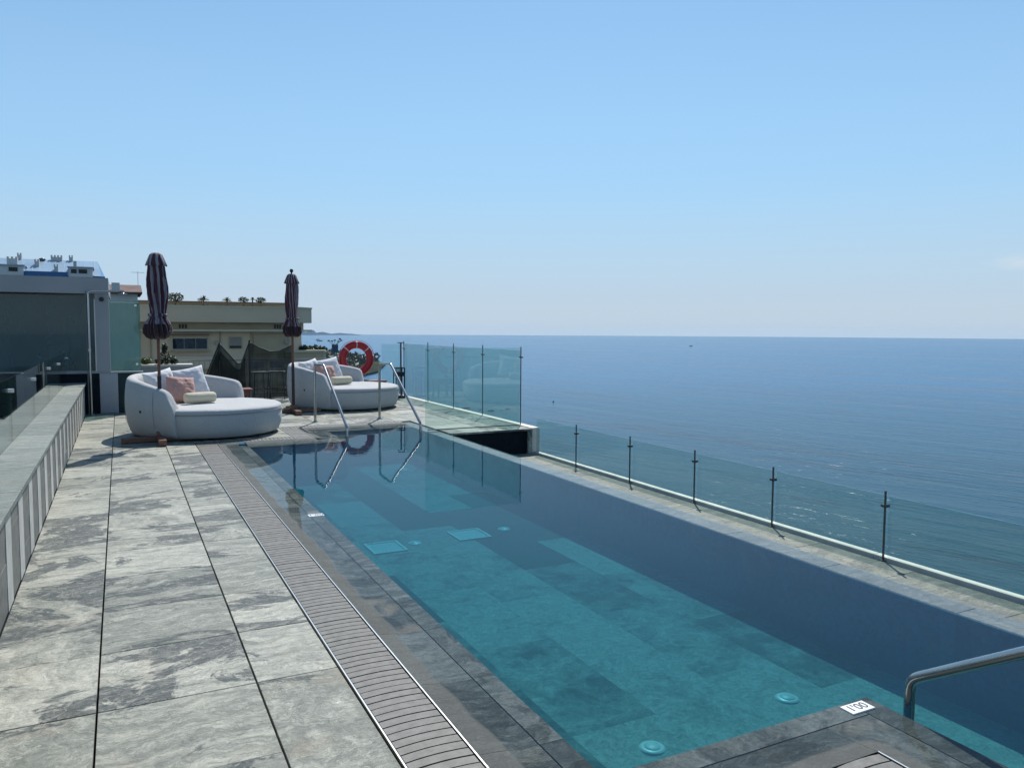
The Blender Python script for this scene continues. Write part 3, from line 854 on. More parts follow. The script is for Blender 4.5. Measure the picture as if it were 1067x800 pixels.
# outdoor shower
t = empty('outdoor_shower', (-.5, 16.0, 0), 'tall steel outdoor shower pole with long overhead arm by the pillar', 'shower')
rel(t, MB().tube(fillet([(-.5,16.0,0),(-.5,16.0,2.24),(.08,16.0,2.25)], .07, 6), .020, 14), 'pole', m_steel)
rel(t, MB().box(-.548, -.528, 15.985, 16.015, .0, 2.24), 'mounting_channel', m_dsteel)
sm = MB(); sm.lathe([(.002,2.19),(.07,2.19),(.075,2.2),(.03,2.215),(.012,2.25)], .06, 16.0, 20); rel(t, sm, 'shower_head', m_steel)
cm = MB(); clamp(cm, -.5, 15.96, 1.18, .026, 'y', .04); rel(t, cm, 'valve_knob', m_steel)
sm = MB(); sm.lathe([(.005,0.0),(.06,.0),(.06,.008),(.022,.014)], -.5, 16.0, 20); rel(t, sm, 'flange', m_steel)

# ------------------------------------------------------------------ daybeds
def make_daybed():
    t = empty('round_daybed', (0, 0, 0), '', 'daybed', 'round white daybeds on the pool deck')
    Rr = 1.10
    # seat drum
    sm = MB(); n = 72
    prof = [(.80,.035),(.97,.035),(1.0,.05),(1.035,.14),(1.05,.24),(1.05,.33),(1.045,.36),(1.052,.372),(1.045,.384),(1.05,.40),(1.04,.425),(1.01,.442),(.93,.452),(.6,.462),(.2,.466)]
    def warp(a, r, z):
        # slightly egg-shaped towards the open side
        e = 1 + .035*math.cos(a-rad(-25))
        dz = .006*noise.noise(Vector((math.cos(a)*r*2.5, math.sin(a)*r*2.5, 4))) if z > .43 else 0
        return (r*e, z+dz)
    sm.lathe(prof, 0, 0, n, 0, warp)
    sm.build('seat', m_fab, t)
    pm = MB(); pm.tube([(1.052*(1+.035*math.cos(a-rad(-25)))*math.cos(a), 1.052*(1+.035*math.cos(a-rad(-25)))*math.sin(a), .372) for a in [2*math.pi*k_/72 for k_ in range(73)]], .006, 6, caps=False)
    pm.build('piping', m_piping, t)
    # wrap-around back shell: closed cross sections swept from 50 to 238 degrees
    a0, a1 = rad(52), rad(243); ns = 64; rg = []
    def height(u):
        s_ = math.sin(math.pi*min(max(u, 0), 1))
        return .70 + .20*s_**.7
    for i in range(ns+1):
        u = i/ns; a = a0+(a1-a0)*u
        H_ = height(u)
        e0 = min(u, 1-u)*(a1-a0)*Rr       # arc length from the end
        rnd_ = min(1, (e0+.02)/.07); tk = .13*(.35+.65*math.sqrt(max(0, 1-(1-rnd_)**2)))
        H2 = H_ - .05*(1-rnd_)**2
        ro = Rr
        # profile: outside bottom -> belly -> rounded rim -> inside down
        pr = [(ro-.075,.03),(ro-.03,.09),(ro+.012,.25),(ro+.03,.42),(ro+.028,.58),(ro+.012,H2-.10),(ro-.004,H2-.035),(ro-.03,H2-.008),(ro-.03-tk*.35,H2),(ro-.03-tk*.75,H2-.015),(ro-.03-tk,H2-.06),(ro-.035-tk,H2-.18),(ro-.06-tk,.50),(ro-.10-tk,.40),(ro-.10-tk,.06)]
        # centre line offset so the end rounds symmetrically
        shift = (1-rnd_)*.03
        cc = []
        for (r_, z_) in pr:
            # ends lean back: the top of each arm is set back along the arc
            back = ((.20 if u > .5 else .06)*max(0, (z_-.42)/.4)) * (1-min(1, e0/.7))
            aa = a + (back/Rr if u < .5 else -back/Rr)
            cc.append(((r_-shift)*math.cos(aa), (r_-shift)*math.sin(aa), z_))
        rg.append(cc)
    bm_ = MB(); bm_.rings(rg, 0, True, True, True, True)
    bm_.build('backrest', m_fab, t, subsurf=1, weld=True)
    # seam and little zip tag on the outside
    for am in (112, 180, 226):
        a = rad(am)
        MB().tube([((Rr+r_)*math.cos(a), (Rr+r_)*math.sin(a), z_) for r_, z_ in [(-.055,.06),(.016,.25),(.034,.42),(.031,.58),(.018,.70)]], .0025, 5).build('seam', m_piping, t)
    a = rad(214); MB().box(-.012, .012, -.005, .005, .40, .43).build('tag', m_black, t)
    t.children[-1].location = ((Rr+.035)*math.cos(a), (Rr+.035)*math.sin(a), 0)
    for k_ in range(4):
        a = rad(45+90*k_); MB().lathe([(.03,.001),(.035,.04)], .8*math.cos(a), .8*math.sin(a), 12).build('foot', m_black, t)
    return t
def pillow_mesh(w_, h_, th, seed, mat, name='cushion'):
    n = 26; top = []; mb = MB()
    def f(u, v, s_):
        x = 2*u-1; y = 2*v-1
        px_ = x*(1-.07*(1-y*y)*abs(x)**3) ; py_ = y*(1-.07*(1-x*x)*abs(y)**3)
        puff = (max(0, 1-x**4)*max(0, 1-y**4))**.55
        wr_ = noise.noise(Vector((x*2.2+seed, y*2.2, s_)))*.22+noise.noise(Vector((x*5+seed, y*5, s_)))*.10+noise.noise(Vector((x*2.5+y*7+seed, y*2-x*6, s_)))*.06
        return (px_*w_/2, s_*th/2*puff*(1+wr_)*(1-.1*y), py_*h_/2)
    mb.grid(n, n, lambda u, v: f(u, v, 1)); mb.grid(n, n, lambda u, v: f(v, u, -1))
    o = mb.build(name, mat, None, weld=True)
    o.modifiers[0].merge_threshold = .002
    return o
db = make_daybed()
DB = [((1.16, 12.62), 'near round white daybed with a curved back beside the left parasol', 'near'), ((4.05, 15.62), 'far round white daybed with a curved back beside the lifebuoy', 'far')]
def bolster(mat):
    mb = MB(); rg = []
    for (x, r_) in [(-.235,.01),(-.232,.05),(-.222,.072),(-.20,.082),(-.1,.085),(0,.086),(.1,.085),(.20,.082),(.222,.072),(.232,.05),(.235,.01)]:
        rg.append([(x, r_*math.cos(2*math.pi*k_/24), r_*math.sin(2*math.pi*k_/24)*.96) for k_ in range(24)])
    mb.rings(rg)
    return mb.build('bolster', mat)
for i, ((bx, by), lab, nm) in enumerate(DB):
    d_ = db if i == 0 else copy_tree(db)
    d_.location = (bx, by, 0); d_['label'] = lab
    nb = 'near daybed' if i == 0 else 'far daybed'
    specs = [((-.62,.26,.715), .50, .48, (-.30, -.16, .62), m_pillw, f'white square cushion at the left of the {nb}'),
             ((-.20,.44,.73), .52, .50, (-.32, -.16, .34), m_pillw, f'white square cushion behind the pink one on the {nb}'),
             ((-.36,.06,.655), .44, .43, (-.42, .10, .38), m_pillp, f'pink square cushion leaning in front on the {nb}')]
    for j, (p_, w_, h_, rot, mm, lb) in enumerate(specs):
        o = pillow_mesh(w_, h_, .19, i*10+j*3.7, mm)
        o.location = (bx+p_[0], by+p_[1], p_[2]); o.rotation_euler = rot
        tag(o, lb, 'cushion', 'scatter cushions on the daybeds')
    o = bolster(m_bolst); o.location = (bx-.12, by-.20, .552); o.rotation_euler = (0, 0, rad(20))
    tag(o, f'cream roll bolster in front of the cushions on the {nb}', 'bolster', 'cream bolsters on the daybeds')

# ------------------------------------------------------------------ parasols
def parasol(x, y, label, mat, ztop, seed, finial, prof, folds, depth):
    t = empty('closed_parasol', (x, y, 0), label, 'parasol', 'closed parasols behind the pool')
    # cross base of two timber bars
    b1 = MB().box(-.50, .50, -.05, .05, .012, .075, 0, None, .005).build('base_bar', m_woodbase, t)
    b2 = MB().box(-.05, .05, -.52, -.052, .012, .085, 0, None, .005).build('base_bar', m_woodbase, t)
    b3 = MB().box(-.05, .05, .052, .52, .012, .085, 0, None, .005).build('base_bar', m_woodbase, t)
    MB().box(-.055, .055, -.058, .058, .086, .15, 0, None, .006).build('base_block', m_woodbase, t)
    for (a, b_) in [(-.44,0),(.44,0),(0,-.46),(0,.46)]: MB().lathe([(.03,.0005),(.03,.013)], a, b_, 10).build('foot', m_black, t)
    MB().tube([(0,0,.14),(0,0,ztop-.04)], .021, 14).build('pole', m_wood, t)
    MB().tube([(0,0,.15),(0,0,.92)], .0275, 14).build('lower_sleeve', m_sleeve, t)
    MB().tube([(-.028,0,.62),(-.055,0,.62)], .008, 8).build('pin', m_dsteel, t)
    rg = []; n = 120; rs_ = random.Random(seed); ph = [rs_.uniform(0, 6.28) for _ in range(6)]
    for (r_, z_, amp) in prof:
        row = []
        for k_ in range(n):
            a = 2*math.pi*k_/n
            tw = 1.3*(z_-1.4)
            f_ = abs(math.sin((a+tw*.5)*folds/2+ph[0]))**.8
            f2 = math.sin(a*3+ph[1]+z_*5)*.5+math.sin(a*5+ph[2]-z_*4)*.3
            rr = r_*(1 - amp*depth*(1-f_) + amp*.26*f2)
            zz = z_ + (amp*.018*math.sin(a*7+ph[3]) if z_ < 1.56 else 0)
            row.append((rr*math.cos(a), rr*math.sin(a), zz))
        rg.append(row)
    MB().rings(rg).build('canopy', mat, t)
    st_ = MB(); st_.rings([[((.118+dr)*math.cos(2*math.pi*k_/40)*(1+.05*math.sin(3*k_)), (.118+dr)*math.sin(2*math.pi*k_/40)*(1+.05*math.sin(3*k_)), zz) for k_ in range(40)] for dr, zz in ((-.01, 1.745), (.004, 1.748), (.004, 1.782), (-.01, 1.785))]); st_.build('tie_strap', mat, t)
    cap = MB(); cr = []
    for (r_, z_) in [(.135,ztop-.175),(.142,ztop-.165),(.125,ztop-.13),(.085,ztop-.03),(.055,ztop-.004),(.01,ztop)]:
        cr.append([((r_*(1-.12*(1-abs(math.cos(a*4)))))*math.cos(a), (r_*(1-.12*(1-abs(math.cos(a*4)))))*math.sin(a), z_+(-.012*abs(math.cos(a*4)) if r_ > .13 else 0)) for a in [2*math.pi*k_/64 for k_ in range(64)]])
    cap.rings(cr); cap.build('vent_cap', mat, t)
    if finial:
        MB().lathe([(.012,ztop-.01),(.014,ztop+.02),(.03,ztop+.035),(.034,ztop+.06),(.022,ztop+.085),(.004,ztop+.092)], n=16).build('finial', m_black, t)
    return t
prof1 = [(.03,1.45,0),(.10,1.435,.5),(.145,1.46,.8),(.175,1.51,1),(.180,1.57,1),(.168,1.625,1),(.148,1.675,1),(.115,1.72,1),(.104,1.79,1),(.110,1.86,1),(.12,1.95,1),(.128,2.05,1),(.130,2.15,1),(.126,2.25,.9),(.12,2.34,.7),(.113,2.42,.5),(.105,2.47,.2)]
prof2 = [(.03,1.44,0),(.09,1.43,.5),(.14,1.46,.9),(.172,1.52,1.2),(.175,1.58,1.3),(.16,1.64,1.3),(.13,1.70,1.1),(.10,1.76,1),(.098,1.82,1),(.108,1.92,1),(.118,2.05,1),(.124,2.17,1),(.12,2.28,.9),(.115,2.36,.7),(.108,2.42,.4),(.10,2.46,.2)]
parasol(.47, 11.86, 'nearer closed burgundy and white striped parasol with a timber cross base', m_can1, 2.62, 5, False, prof1, 14, .34)
parasol(2.88, 14.87, 'farther closed striped parasol with a finial, beside the far daybed', m_can2, 2.60, 9, True, prof2, 12, .30)

# ------------------------------------------------------------------ side tables
def side_table(x, y, label, h_=.43, w_=.42):
    t = empty('side_table', (x, y, 0), label, 'side table', 'low red brown side tables')
    MB().box(-w_/2, w_/2, -w_/2, w_/2, h_-.03, h_, 0, None, .004).build('table_top', m_tabletop, t)
    MB().box(-w_/2+.04, w_/2-.04, -w_/2+.04, w_/2-.04, h_-.13, h_-.031).build('apron', m_tabletop, t)
    for a in (-1, 1):
        for b_ in (-1, 1): MB().box(a*(w_/2-.035)-.018, a*(w_/2-.035)+.018, b_*(w_/2-.035)-.018, b_*(w_/2-.035)+.018, 0.001, h_-.031).build('leg', m_dsteel, t)
side_table(2.03, 15.65, 'low red brown side table behind the near daybed')
side_table(5.12, 17.05, 'low red brown side table at the right behind the far daybed')

# ------------------------------------------------------------------ lifebuoy and its stand
t = empty('lifebuoy_stand', (4.82, 17.60, 0), 'short dark post with a cradle carrying the red lifebuoy', 'stand')
rel(t, MB().tube([(4.82,17.6,.001),(4.82,17.6,.56)], .02, 10), 'post', m_dsteel)
rel(t, MB().tube([(4.62,17.47,.60),(4.70,17.53,.515),(4.82,17.58,.50),(4.94,17.53,.515),(5.0,17.47,.60)], .012, 8), 'cradle', m_dsteel)
rel(t, MB().box(4.72,4.92,17.53,17.67,.0005,.008), 'foot_plate', m_dsteel)
m_red = simple('buoy_red', (.38,.006,.014), .4, var=.1, bump=.05)
m_bwhite = simple('buoy_white', (.62,.50,.48), .5, bump=0)
t = empty('lifebuoy', (4.81, 17.47, .905), 'red ring lifebuoy with pale bands behind the far daybed', 'lifebuoy')
def arc(mb, R_, r_, a0, a1, n=24, m_=14, sq=.8):
    rg = []
    for i in range(n+1):
        a = a0+(a1-a0)*i/n
        rg.append([((R_+r_*math.cos(b_))*math.cos(a), r_*sq*math.sin(b_), (R_+r_*math.cos(b_))*math.sin(a)) for b_ in [2*math.pi*k_/m_ for k_ in range(m_)]])
    mb.rings(rg)
rb = MB(); arc(rb, .315, .082, 0, 2*math.pi, 72); rb.build('ring', m_red, t)
for a in (42, 90, 138, 270):
    bb = MB(); arc(bb, .315, .0845, rad(a-2.0), rad(a+2.0), 4); bb.build('band', m_bwhite, t)
rp = MB(); pts = []
for k_ in range(65):
    a = 2*math.pi*k_/64; rr = .405+.018*abs(math.sin(2*(a)))
    pts.append((rr*math.cos(a), -.01, rr*math.sin(a)))
rp.tube(pts, .007, 6, caps=False); rp.build('rope', simple('rope', (.55,.25,.24), .8, bump=0), t)
def flat_text(body, size, loc, rot, mat, parent, name='lettering', ext=.0006):
    cu = bpy.data.curves.new('txt', 'FONT'); cu.body = body; cu.size = size; cu.align_x = 'CENTER'; cu.align_y = 'CENTER'; cu.extrude = ext
    to = bpy.data.objects.new('tmp', cu); COL.objects.link(to); bpy.context.view_layer.update()
    me = bpy.data.meshes.new_from_object(to.evaluated_get(bpy.context.evaluated_depsgraph_get()))
    bpy.data.objects.remove(to); me.materials.clear(); me.materials.append(mat)
    o = bpy.data.objects.new(name, me); COL.objects.link(o); o.parent = parent; o.location = loc; o.rotation_euler = rot
    return o

# floor lantern / cage by the far corner
t = empty('floor_lantern', (5.70, 17.1, 0), 'tall black barred floor lantern standing by the far glass corner', 'lantern')
fm = MB()
for a in (-.1, .1):
    for b_ in (-.1, .1): fm.box(a-.009, a+.009, b_-.009, b_+.009, 0.001, .70)
for z in (.001, .68):
    fm.box(-.112,.112,-.112,-.09,z,z+.022); fm.box(-.112,.112,.09,.112,z,z+.022); fm.box(-.112,-.09,-.0895,.0895,z,z+.022); fm.box(.09,.112,-.0895,.0895,z,z+.022)
fm.build('frame', m_black, t)
bm_ = MB()
for a in (-.045, 0.0, .045):
    for b_ in (-.1, .1): bm_.box(a-.005, a+.005, b_-.005, b_+.005, .024, .68)
bm_.build('bars', m_black, t)
MB().box(-.085,.085,-.085,.085,.50,.60).build('tray', m_lantern, t)
MB().box(-.11,.11,-.11,.11,.0,.05).build('base', m_black, t)

# ------------------------------------------------------------------ netting, railing, stools, planting at the far end
m, nt, out = newmat('shade_net')
df = N(nt, 'ShaderNodeBsdfDiffuse'); df.inputs[0].default_value = (.012,.02,.018,1)
tr = N(nt, 'ShaderNodeBsdfTransparent'); mx = N(nt, 'ShaderNodeMixShader')
nn_ = noi(nt, ocoord(nt), 3, 3); L(nt, ramp(nt, nn_, [(.3,.36),(.7,.16)]), mx.inputs[0])
L(nt, df.outputs[0], mx.inputs[1]); L(nt, tr.outputs[0], mx.inputs[2]); L(nt, mx.outputs[0], out.inputs[0])
m_net = m
t = empty('netting_screen', (2.4, 17.5, 0), 'dark shade netting draped over posts behind the near daybed', 'netting')
def topz(x):
    ks = [(1.42,.15),(1.86,1.26),(2.22,.82),(2.30,.83),(2.47,1.29),(2.65,1.18),(2.9,1.08),(3.1,1.09),(3.38,1.22)]
    for (a, za), (b_, zb) in zip(ks, ks[1:]):
        if a <= x <= b_: return za+(zb-za)*(x-a)/(b_-a)
    return .1
nm_ = MB(); nm_.grid(110, 26, lambda u, v: (1.42+1.96*u, 17.5+.06*math.sin(u*40+v*3)*(1-v*.5)+.10*noise.noise(Vector((u*6, v*4, 0))), .04+(topz(1.42+1.96*u)-.04)*v))
rel(t, nm_, 'net', m_net)
nm_ = MB(); nm_.grid(60, 20, lambda u, v: (1.46+.95*u, 17.62+.05*math.sin(u*30+v*5), .03+(max(.3, topz(1.46+.95*u)-.12)-.03)*v))
rel(t, nm_, 'net', m_net)
for x, z in [(1.86,1.27),(2.47,1.33),(3.39,1.27)]:
    rel(t, MB().tube([(x,17.46,0.001),(x,17.46,z)], .018, 10), 'post', m_black)
em = MB(); xs_ = [1.42+1.96*k_/60 for k_ in range(61)]; em.tube([(x, 17.47, topz(x)) for x in xs_], .012, 6); rel(t, em, 'hem_cord', m_black)
t = empty('metal_railing', (2.6, 18.25, 0), 'thin vertical bar railing behind the shade netting', 'railing')
rm = MB(); rm.box(.40, 4.6, 18.235, 18.265, .86, .89); rm.box(.40, 4.6, 18.235, 18.265, .10, .125); rel(t, rm, 'rail', m_greypaint)
rm = MB(); x = .42
while x < 4.6: rm.box(x, x+.012, 18.244, 18.256, .125, .86); x += .11
rel(t, rm, 'bars', m_greypaint)
def stool(x, y, rz, label):
    t = empty('bar_stool', (x, y, 0), label, 'bar stool', 'bar stools behind the netting', rz)
    MB().box(-.17,.17,-.17,.17,.60,.63, 0, None, .005).build('seat', m_greypanel, t)
    for a in (-1, 1):
        for b_ in (-1, 1): MB().tube([(a*.15,b_*.15,.6),(a*.19,b_*.19,.001)], .011, 8).build('leg', m_greypaint, t)
    MB().box(-.17,.17,.155,.17,.70,.84).build('backrest', m_greypanel, t)
    fr = MB(); 
    for p0, p1 in [((-.175,-.175,.25),(.175,-.175,.25)),((.175,-.175,.25),(.175,.175,.25)),((.175,.175,.25),(-.175,.175,.25)),((-.175,.175,.25),(-.175,-.175,.25))]: fr.tube([p0, p1], .008, 6)
    fr.build('footrest', m_greypaint, t)
stool(2.72, 17.85, .2, 'grey metal bar stool left of the pair behind the netting')
stool(3.12, 17.95, -.3, 'grey metal bar stool nearest the farther parasol behind the netting')
# low planter wall and shrubs
t = empty('planter_wall', (1.1, 18.0, 0), 'low concrete planter wall behind the near daybed', 'wall')
rel(t, MB().box(.37, 1.35, 17.7, 18.1, 0.001, .78), 'wall', m_concrete)
rel(t, MB().box(.36, 1.36, 17.69, 18.11, .781, .82), 'coping', m_whitestone)
def shrub(x, y, z0, blobs, n, s, label, mat, name='shrub', cat='shrub'):
    t = empty(name, (x, y, z0), label, cat)
    mb = MB(); rs_ = random.Random(int(x*100)+3)
    for (a, b_, c_, r1, r2) in blobs: leafball(mb, (a, b_, c_), r1, r1, r2, n, s, rs_)
    mb.build('foliage', mat, t)
    sm_ = MB()
    for (a, b_, c_, r1, r2) in blobs: sm_.tube([(0,0,-.01),(a*.4,b_*.4,c_*.5),(a,b_,c_)], .012, 6, radii=[.014,.01,.005])
    sm_.build('stem', m_bark, t)
    return t
shrub(.84, 17.9, .82, [(-.04,0,.18,.13,.16),(.09,.02,.10,.12,.09),(-.02,0,.34,.06,.12),(-.12,0,.06,.09,.07),(.16,0,.05,.08,.06)], 170, .026, 'dark leafy shrub on the planter wall right of the near parasol pole', m_leaf)
shrub(.46, 17.9, .82, [(0,0,.05,.09,.07),(.08,0,.07,.08,.06),(-.05,0,.08,.06,.06)], 130, .024, 'yellow green shrub left of the near parasol pole', m_leafy)

# ------------------------------------------------------------------ floodlight mast on the shore side
t = empty('floodlight_mast', (11.1, 45, -26.8), 'slim mast with a dark box and a cluster of lamps left of the lifebuoy', 'mast')
rel(t, MB().tube([(11.12,45.1,-26.8),(11.12,45.1,.25)], .05, 10), 'pole', m_greypaint)
rel(t, MB().box(10.95,11.29,44.9,45.05,.18,.64), 'box', simple('blue_box', (.05,.09,.13), .6, bump=0))
for i, (x, z, x2, z2) in enumerate([(11.0,.64,10.76,.84),(11.05,.64,10.95,.82),(11.12,.64,11.12,.86),(11.2,.64,11.33,.80),(11.25,.64,11.5,.86),(11.22,.64,11.42,.95)]):
    a = rel(t, MB().tube([(x,45,z),(x2,45,z2)], .012, 6), 'bracket', m_dsteel)
    c_ = MB(); c_.box(x2-.055-t.location.x, x2+.055-t.location.x, -.05, .05, z2-.02-t.location.z, z2+.05-t.location.z); c_.build('lamp', m_dsteel, a)

# ------------------------------------------------------------------ cream apartment building
m_cream = simple('cream_render', (.62,.50,.35), .85, var=.07, scale=.4, bump=0)
m_cream2 = simple('ochre_render', (.44,.36,.235), .85, var=.1, scale=.6, bump=0)
m_creaml = simple('pale_render', (.60,.52,.38), .85, var=.06, scale=.5, bump=0)
m_win = clear_mat('window_glass', (.10,.14,.18), .08, .02, film=(.6, (.02,.04,.06)))
m_shut = simple('shutter', (.33,.31,.28), .6, bump=0)
m_brown = simple('brown_roof', (.16,.12,.09), .8, bump=0, scale=1)
t = empty('apartment_building', (4, 60, -26.8), 'cream apartment block with roof plants behind the shade netting', 'building')
def pr(poly, z0, z1, nm, mt): return rel(t, MB().prism(poly, z0, z1), nm, mt)
pr([(-8,60),(11.75,60),(12.55,61.3),(12.55,72),(-8,72)], -26.8, 1.44, 'wall', m_cream)
pr([(-8,59.8),(11.8,59.8),(12.7,61.2),(12.7,72),(-8,72)], 1.445, 1.95, 'recessed_band', m_cream2)
pr([(-8,59.0),(12.0,59.0),(13.2,60.6),(13.3,72),(-8,72)], 1.955, 3.02, 'balcony_parapet', m_cream)
tp = MB(); 
tp.prism([(-8,58.95),(12.05,58.95),(13.25,60.55),(13.35,72),(-8,72)], 3.02, 3.13); rel(t, tp, 'parapet_cap', m_creaml)
pr([(-8,59.3),(12.0,59.3),(13.3,60.9),(13.35,72),(-8,72)], 1.30, 1.44, 'cornice', m_creaml)
pr([(-8,62.5),(11.6,62.5),(12.4,64),(12.4,71),(-8,71)], 3.135, 3.42, 'penthouse', m_cream2)
pr([(-8,62.2),(11.9,62.2),(12.8,64),(12.8,71.3),(-8,71.3)], 3.422, 3.52, 'roof', m_brown)
# lit strip of terrace wall set back, vents, windows
for xs_ in [(3.72,3.84),(3.92,4.04),(4.12,4.24),(10.25,10.36),(10.44,10.55),(10.63,10.74)]:
    rel(t, MB().box(xs_[0], xs_[1], 59.74, 59.79, 1.52, 1.80), 'vent', m_black)
wn_ = rel(t, MB().box(3.22, 5.62, 59.93, 59.985, -.02, .86), 'window', m_creaml)
for a in range(3):
    c_ = MB().box(3.30+a*.77, 3.30+a*.77+.72, 59.88, 59.925, .06, .79); o_ = t.location
    c_.v = [(v[0]-o_.x, v[1]-o_.y, v[2]-o_.z) for v in c_.v]; c_.build('pane', m_win, wn_)
rel(t, MB().box(2.7, 5.72, 59.6, 59.98, 1.02, 1.10), 'lintel', m_brown)
rel(t, MB().box(3.1, 5.75, 59.75, 59.98, -.14, -.05), 'sill', m_cream2)
for (a, b_, z0, z1) in [(7.05,7.97,.05,.90),(9.68,10.58,.08,.94)]:
    wn_ = rel(t, MB().box(a, b_, 59.93, 59.985, z0, z1), 'window', m_cream2)
    c_ = MB().box(a+.06, b_-.06, 59.90, 59.928, z0+.22, z1-.06); c_.v = [(v[0]-o_.x, v[1]-o_.y, v[2]-o_.z) for v in c_.v]; c_.build('shutter', m_shut, wn_)
    c_ = MB().box(a+.06, b_-.06, 59.90, 59.928, z0+.04, z0+.21); c_.v = [(v[0]-o_.x, v[1]-o_.y, v[2]-o_.z) for v in c_.v]; c_.build('pane', m_black, wn_)
rel(t, MB().box(8.8, 11.3, 59.86, 59.9, -.4, 1.12), 'wall_bay', m_cream2)
t.children[-1].location = (0, .075, 0)
rel(t, MB().box(3.0, 6.0, 59.2, 59.95, -1.35, -.45), 'balcony', m_cream)
pr([(11.0,59.5),(13.9,59.8),(14.6,62),(14.6,72),(11.0,72)], -26.8, -.25, 'lower_wing', m_cream2)
pr([(11.0,59.4),(14.0,59.7),(14.7,62),(14.7,72),(11.0,72)], -.25, -.1, 'wing_cap', m_creaml)
for x_ in (1.9, 6.45, 8.62):
    rel(t, MB().tube([(x_,59.93,-26),(x_,59.93,1.28)], .045, 8), 'downpipe', m_cream2)
for (a, b_) in [(3.12,3.2),(5.64,5.72)]: rel(t, MB().box(a, b_, 59.90, 59.99, -.04, .92), 'window_jamb', m_creaml)
rel(t, MB().box(6.1, 6.38, 59.7, 59.97, .35, .62), 'air_conditioner', m_shut)
rel(t, MB().box(11.0, 11.28, 59.7, 59.85, .40, .64), 'air_conditioner', m_shut)
bl = MB(); z = .32
while z < .88: bl.box(7.12, 7.90, 59.892, 59.899, z, z+.012); z += .05
rel(t, bl, 'blind', m_brown)
hr = MB(); hr.box(-8, 12.0, 62.0, 62.04, 3.95, 3.98) ; x_ = -7.9
rl = MB(); rl.tube([(-8,59.15,3.30),(11.9,59.15,3.30)], .02, 6)
while x_ < 11.9: rl.tube([(x_,59.15,3.12),(x_,59.15,3.30)], .014, 5); x_ += .9
rel(t, rl, 'roof_railing', m_brown)
# roof plants
def tuft(x, z, s, kind, label):
    t = empty('potted_palm' if kind else 'roof_shrub', (x, 61.2, 3.13), label, 'palm' if kind else 'shrub', 'plants along the roof of the cream building')
    rs_ = random.Random(int(x*10)); fm_ = MB()
    if kind:
        MB().tube([(0,0,0),(0,0,z)], .05, 8).build('trunk', m_bark, t)
        for k_ in range(60):
            a = rs_.uniform(0, 6.28); el = rs_.uniform(-.3, 1.3); pts = []
            for j in range(5):
                u = j/4; pts.append(Vector((math.cos(a)*math.cos(el)*u*s, math.sin(a)*math.cos(el)*u*s, z+math.sin(el)*u*s-.35*s*u*u)))
            sd_ = Vector((-math.sin(a), math.cos(a), 0)); vs_ = []
            for j, p_ in enumerate(pts): wd_ = .07*s*(1-j/4.3)+.01; vs_ += [p_-sd_*wd_-Vector((0,0,wd_*.6)), p_, p_+sd_*wd_-Vector((0,0,wd_*.6))]
            fm_.add(vs_, [(3*j+i, 3*j+i+1, 3*j+i+4, 3*j+i+3) for j in range(4) for i in range(2)])
        fm_.build('fronds', m_leaf, t)
    else:
        MB().tube([(0,0,0),(0,0,z)], .06, 8).build('trunk', m_bark, t)
        leafball(fm_, (0,0,z), s*1.2, s, s*.7, 260, s*.2, rs_); fm_.build('foliage', m_leaf, t)
tuft(3.62, .62, .48, 0, 'rounded dark shrub on the cream roof nearest the near parasol')
tuft(5.52, .50, .50, 1, 'spiky palm on the cream roof second from the near parasol')
tuft(7.15, .46, .42, 1, 'low spiky palm at the middle of the cream roof')
tuft(8.30, .52, .32, 0, 'small round shrub on the cream roof right of the middle palm')
tuft(8.95, .62, .20, 1, 'tiny slender palm between two round shrubs on the cream roof')
tuft(9.55, .52, .33, 0, 'small round shrub on the cream roof nearest the farther parasol')
shrub(13.4, 60.9, -.1, [(0,0,.1,.7,.25),(.6,.1,.05,.5,.2),(-.8,0,.1,.4,.25)], 160, .13, 'low green bush on the lower wing right of the cream building', m_leaf)

# ------------------------------------------------------------------ small white house with tiled roof
m_white = simple('white_render', (.62,.62,.60), .8, bump=0, scale=.5)
m_tileroof = simple('terracotta', (.11,.06,.05), .8, var=.3, scale=2, bump=0)
t = empty('white_house', (0, 48, -26.8), 'white house with a dark red tiled roof behind the green glass', 'house')
rel(t, MB().box(-.6, .92, 48, 53, -26.8, 3.55), 'wall', m_white)
rm = MB(); rm.add([(-.6,47.6,3.50),(1.15,47.6,3.50),(1.15,50.5,4.02),(-.6,50.5,4.02),(-.6,53.4,3.5),(1.15,53.4,3.5),(-.6,47.6,3.42),(1.15,47.6,3.42),(-.6,53.4,3.42),(1.15,53.4,3.42)], [(0,1,2,3),(3,2,5,4),(6,7,1,0),(9,8,4,5),(1,7,9,5),(1,5,2),(6,0,4,8),(0,3,4)])
rel(t, rm, 'roof', m_tileroof)
rel(t, MB().box(-.35,.05,47.9,48.3,3.56,4.0), 'chimney', m_white)
t = empty('television_aerial', (1.0, 50, 4.02), 'thin television aerial on the white house roof ridge', 'aerial')
am = MB(); am.tube([(0,0,-.05),(0,0,.75)], .012, 6); am.tube([(-.35,0,.70),(.35,0,.70)], .01, 6)
for k_ in range(6): am.tube([(-.3+k_*.12,-.15,.70),(-.3+k_*.12,.15,.70)], .007, 5)
am.build('mast', m_greypaint, t)

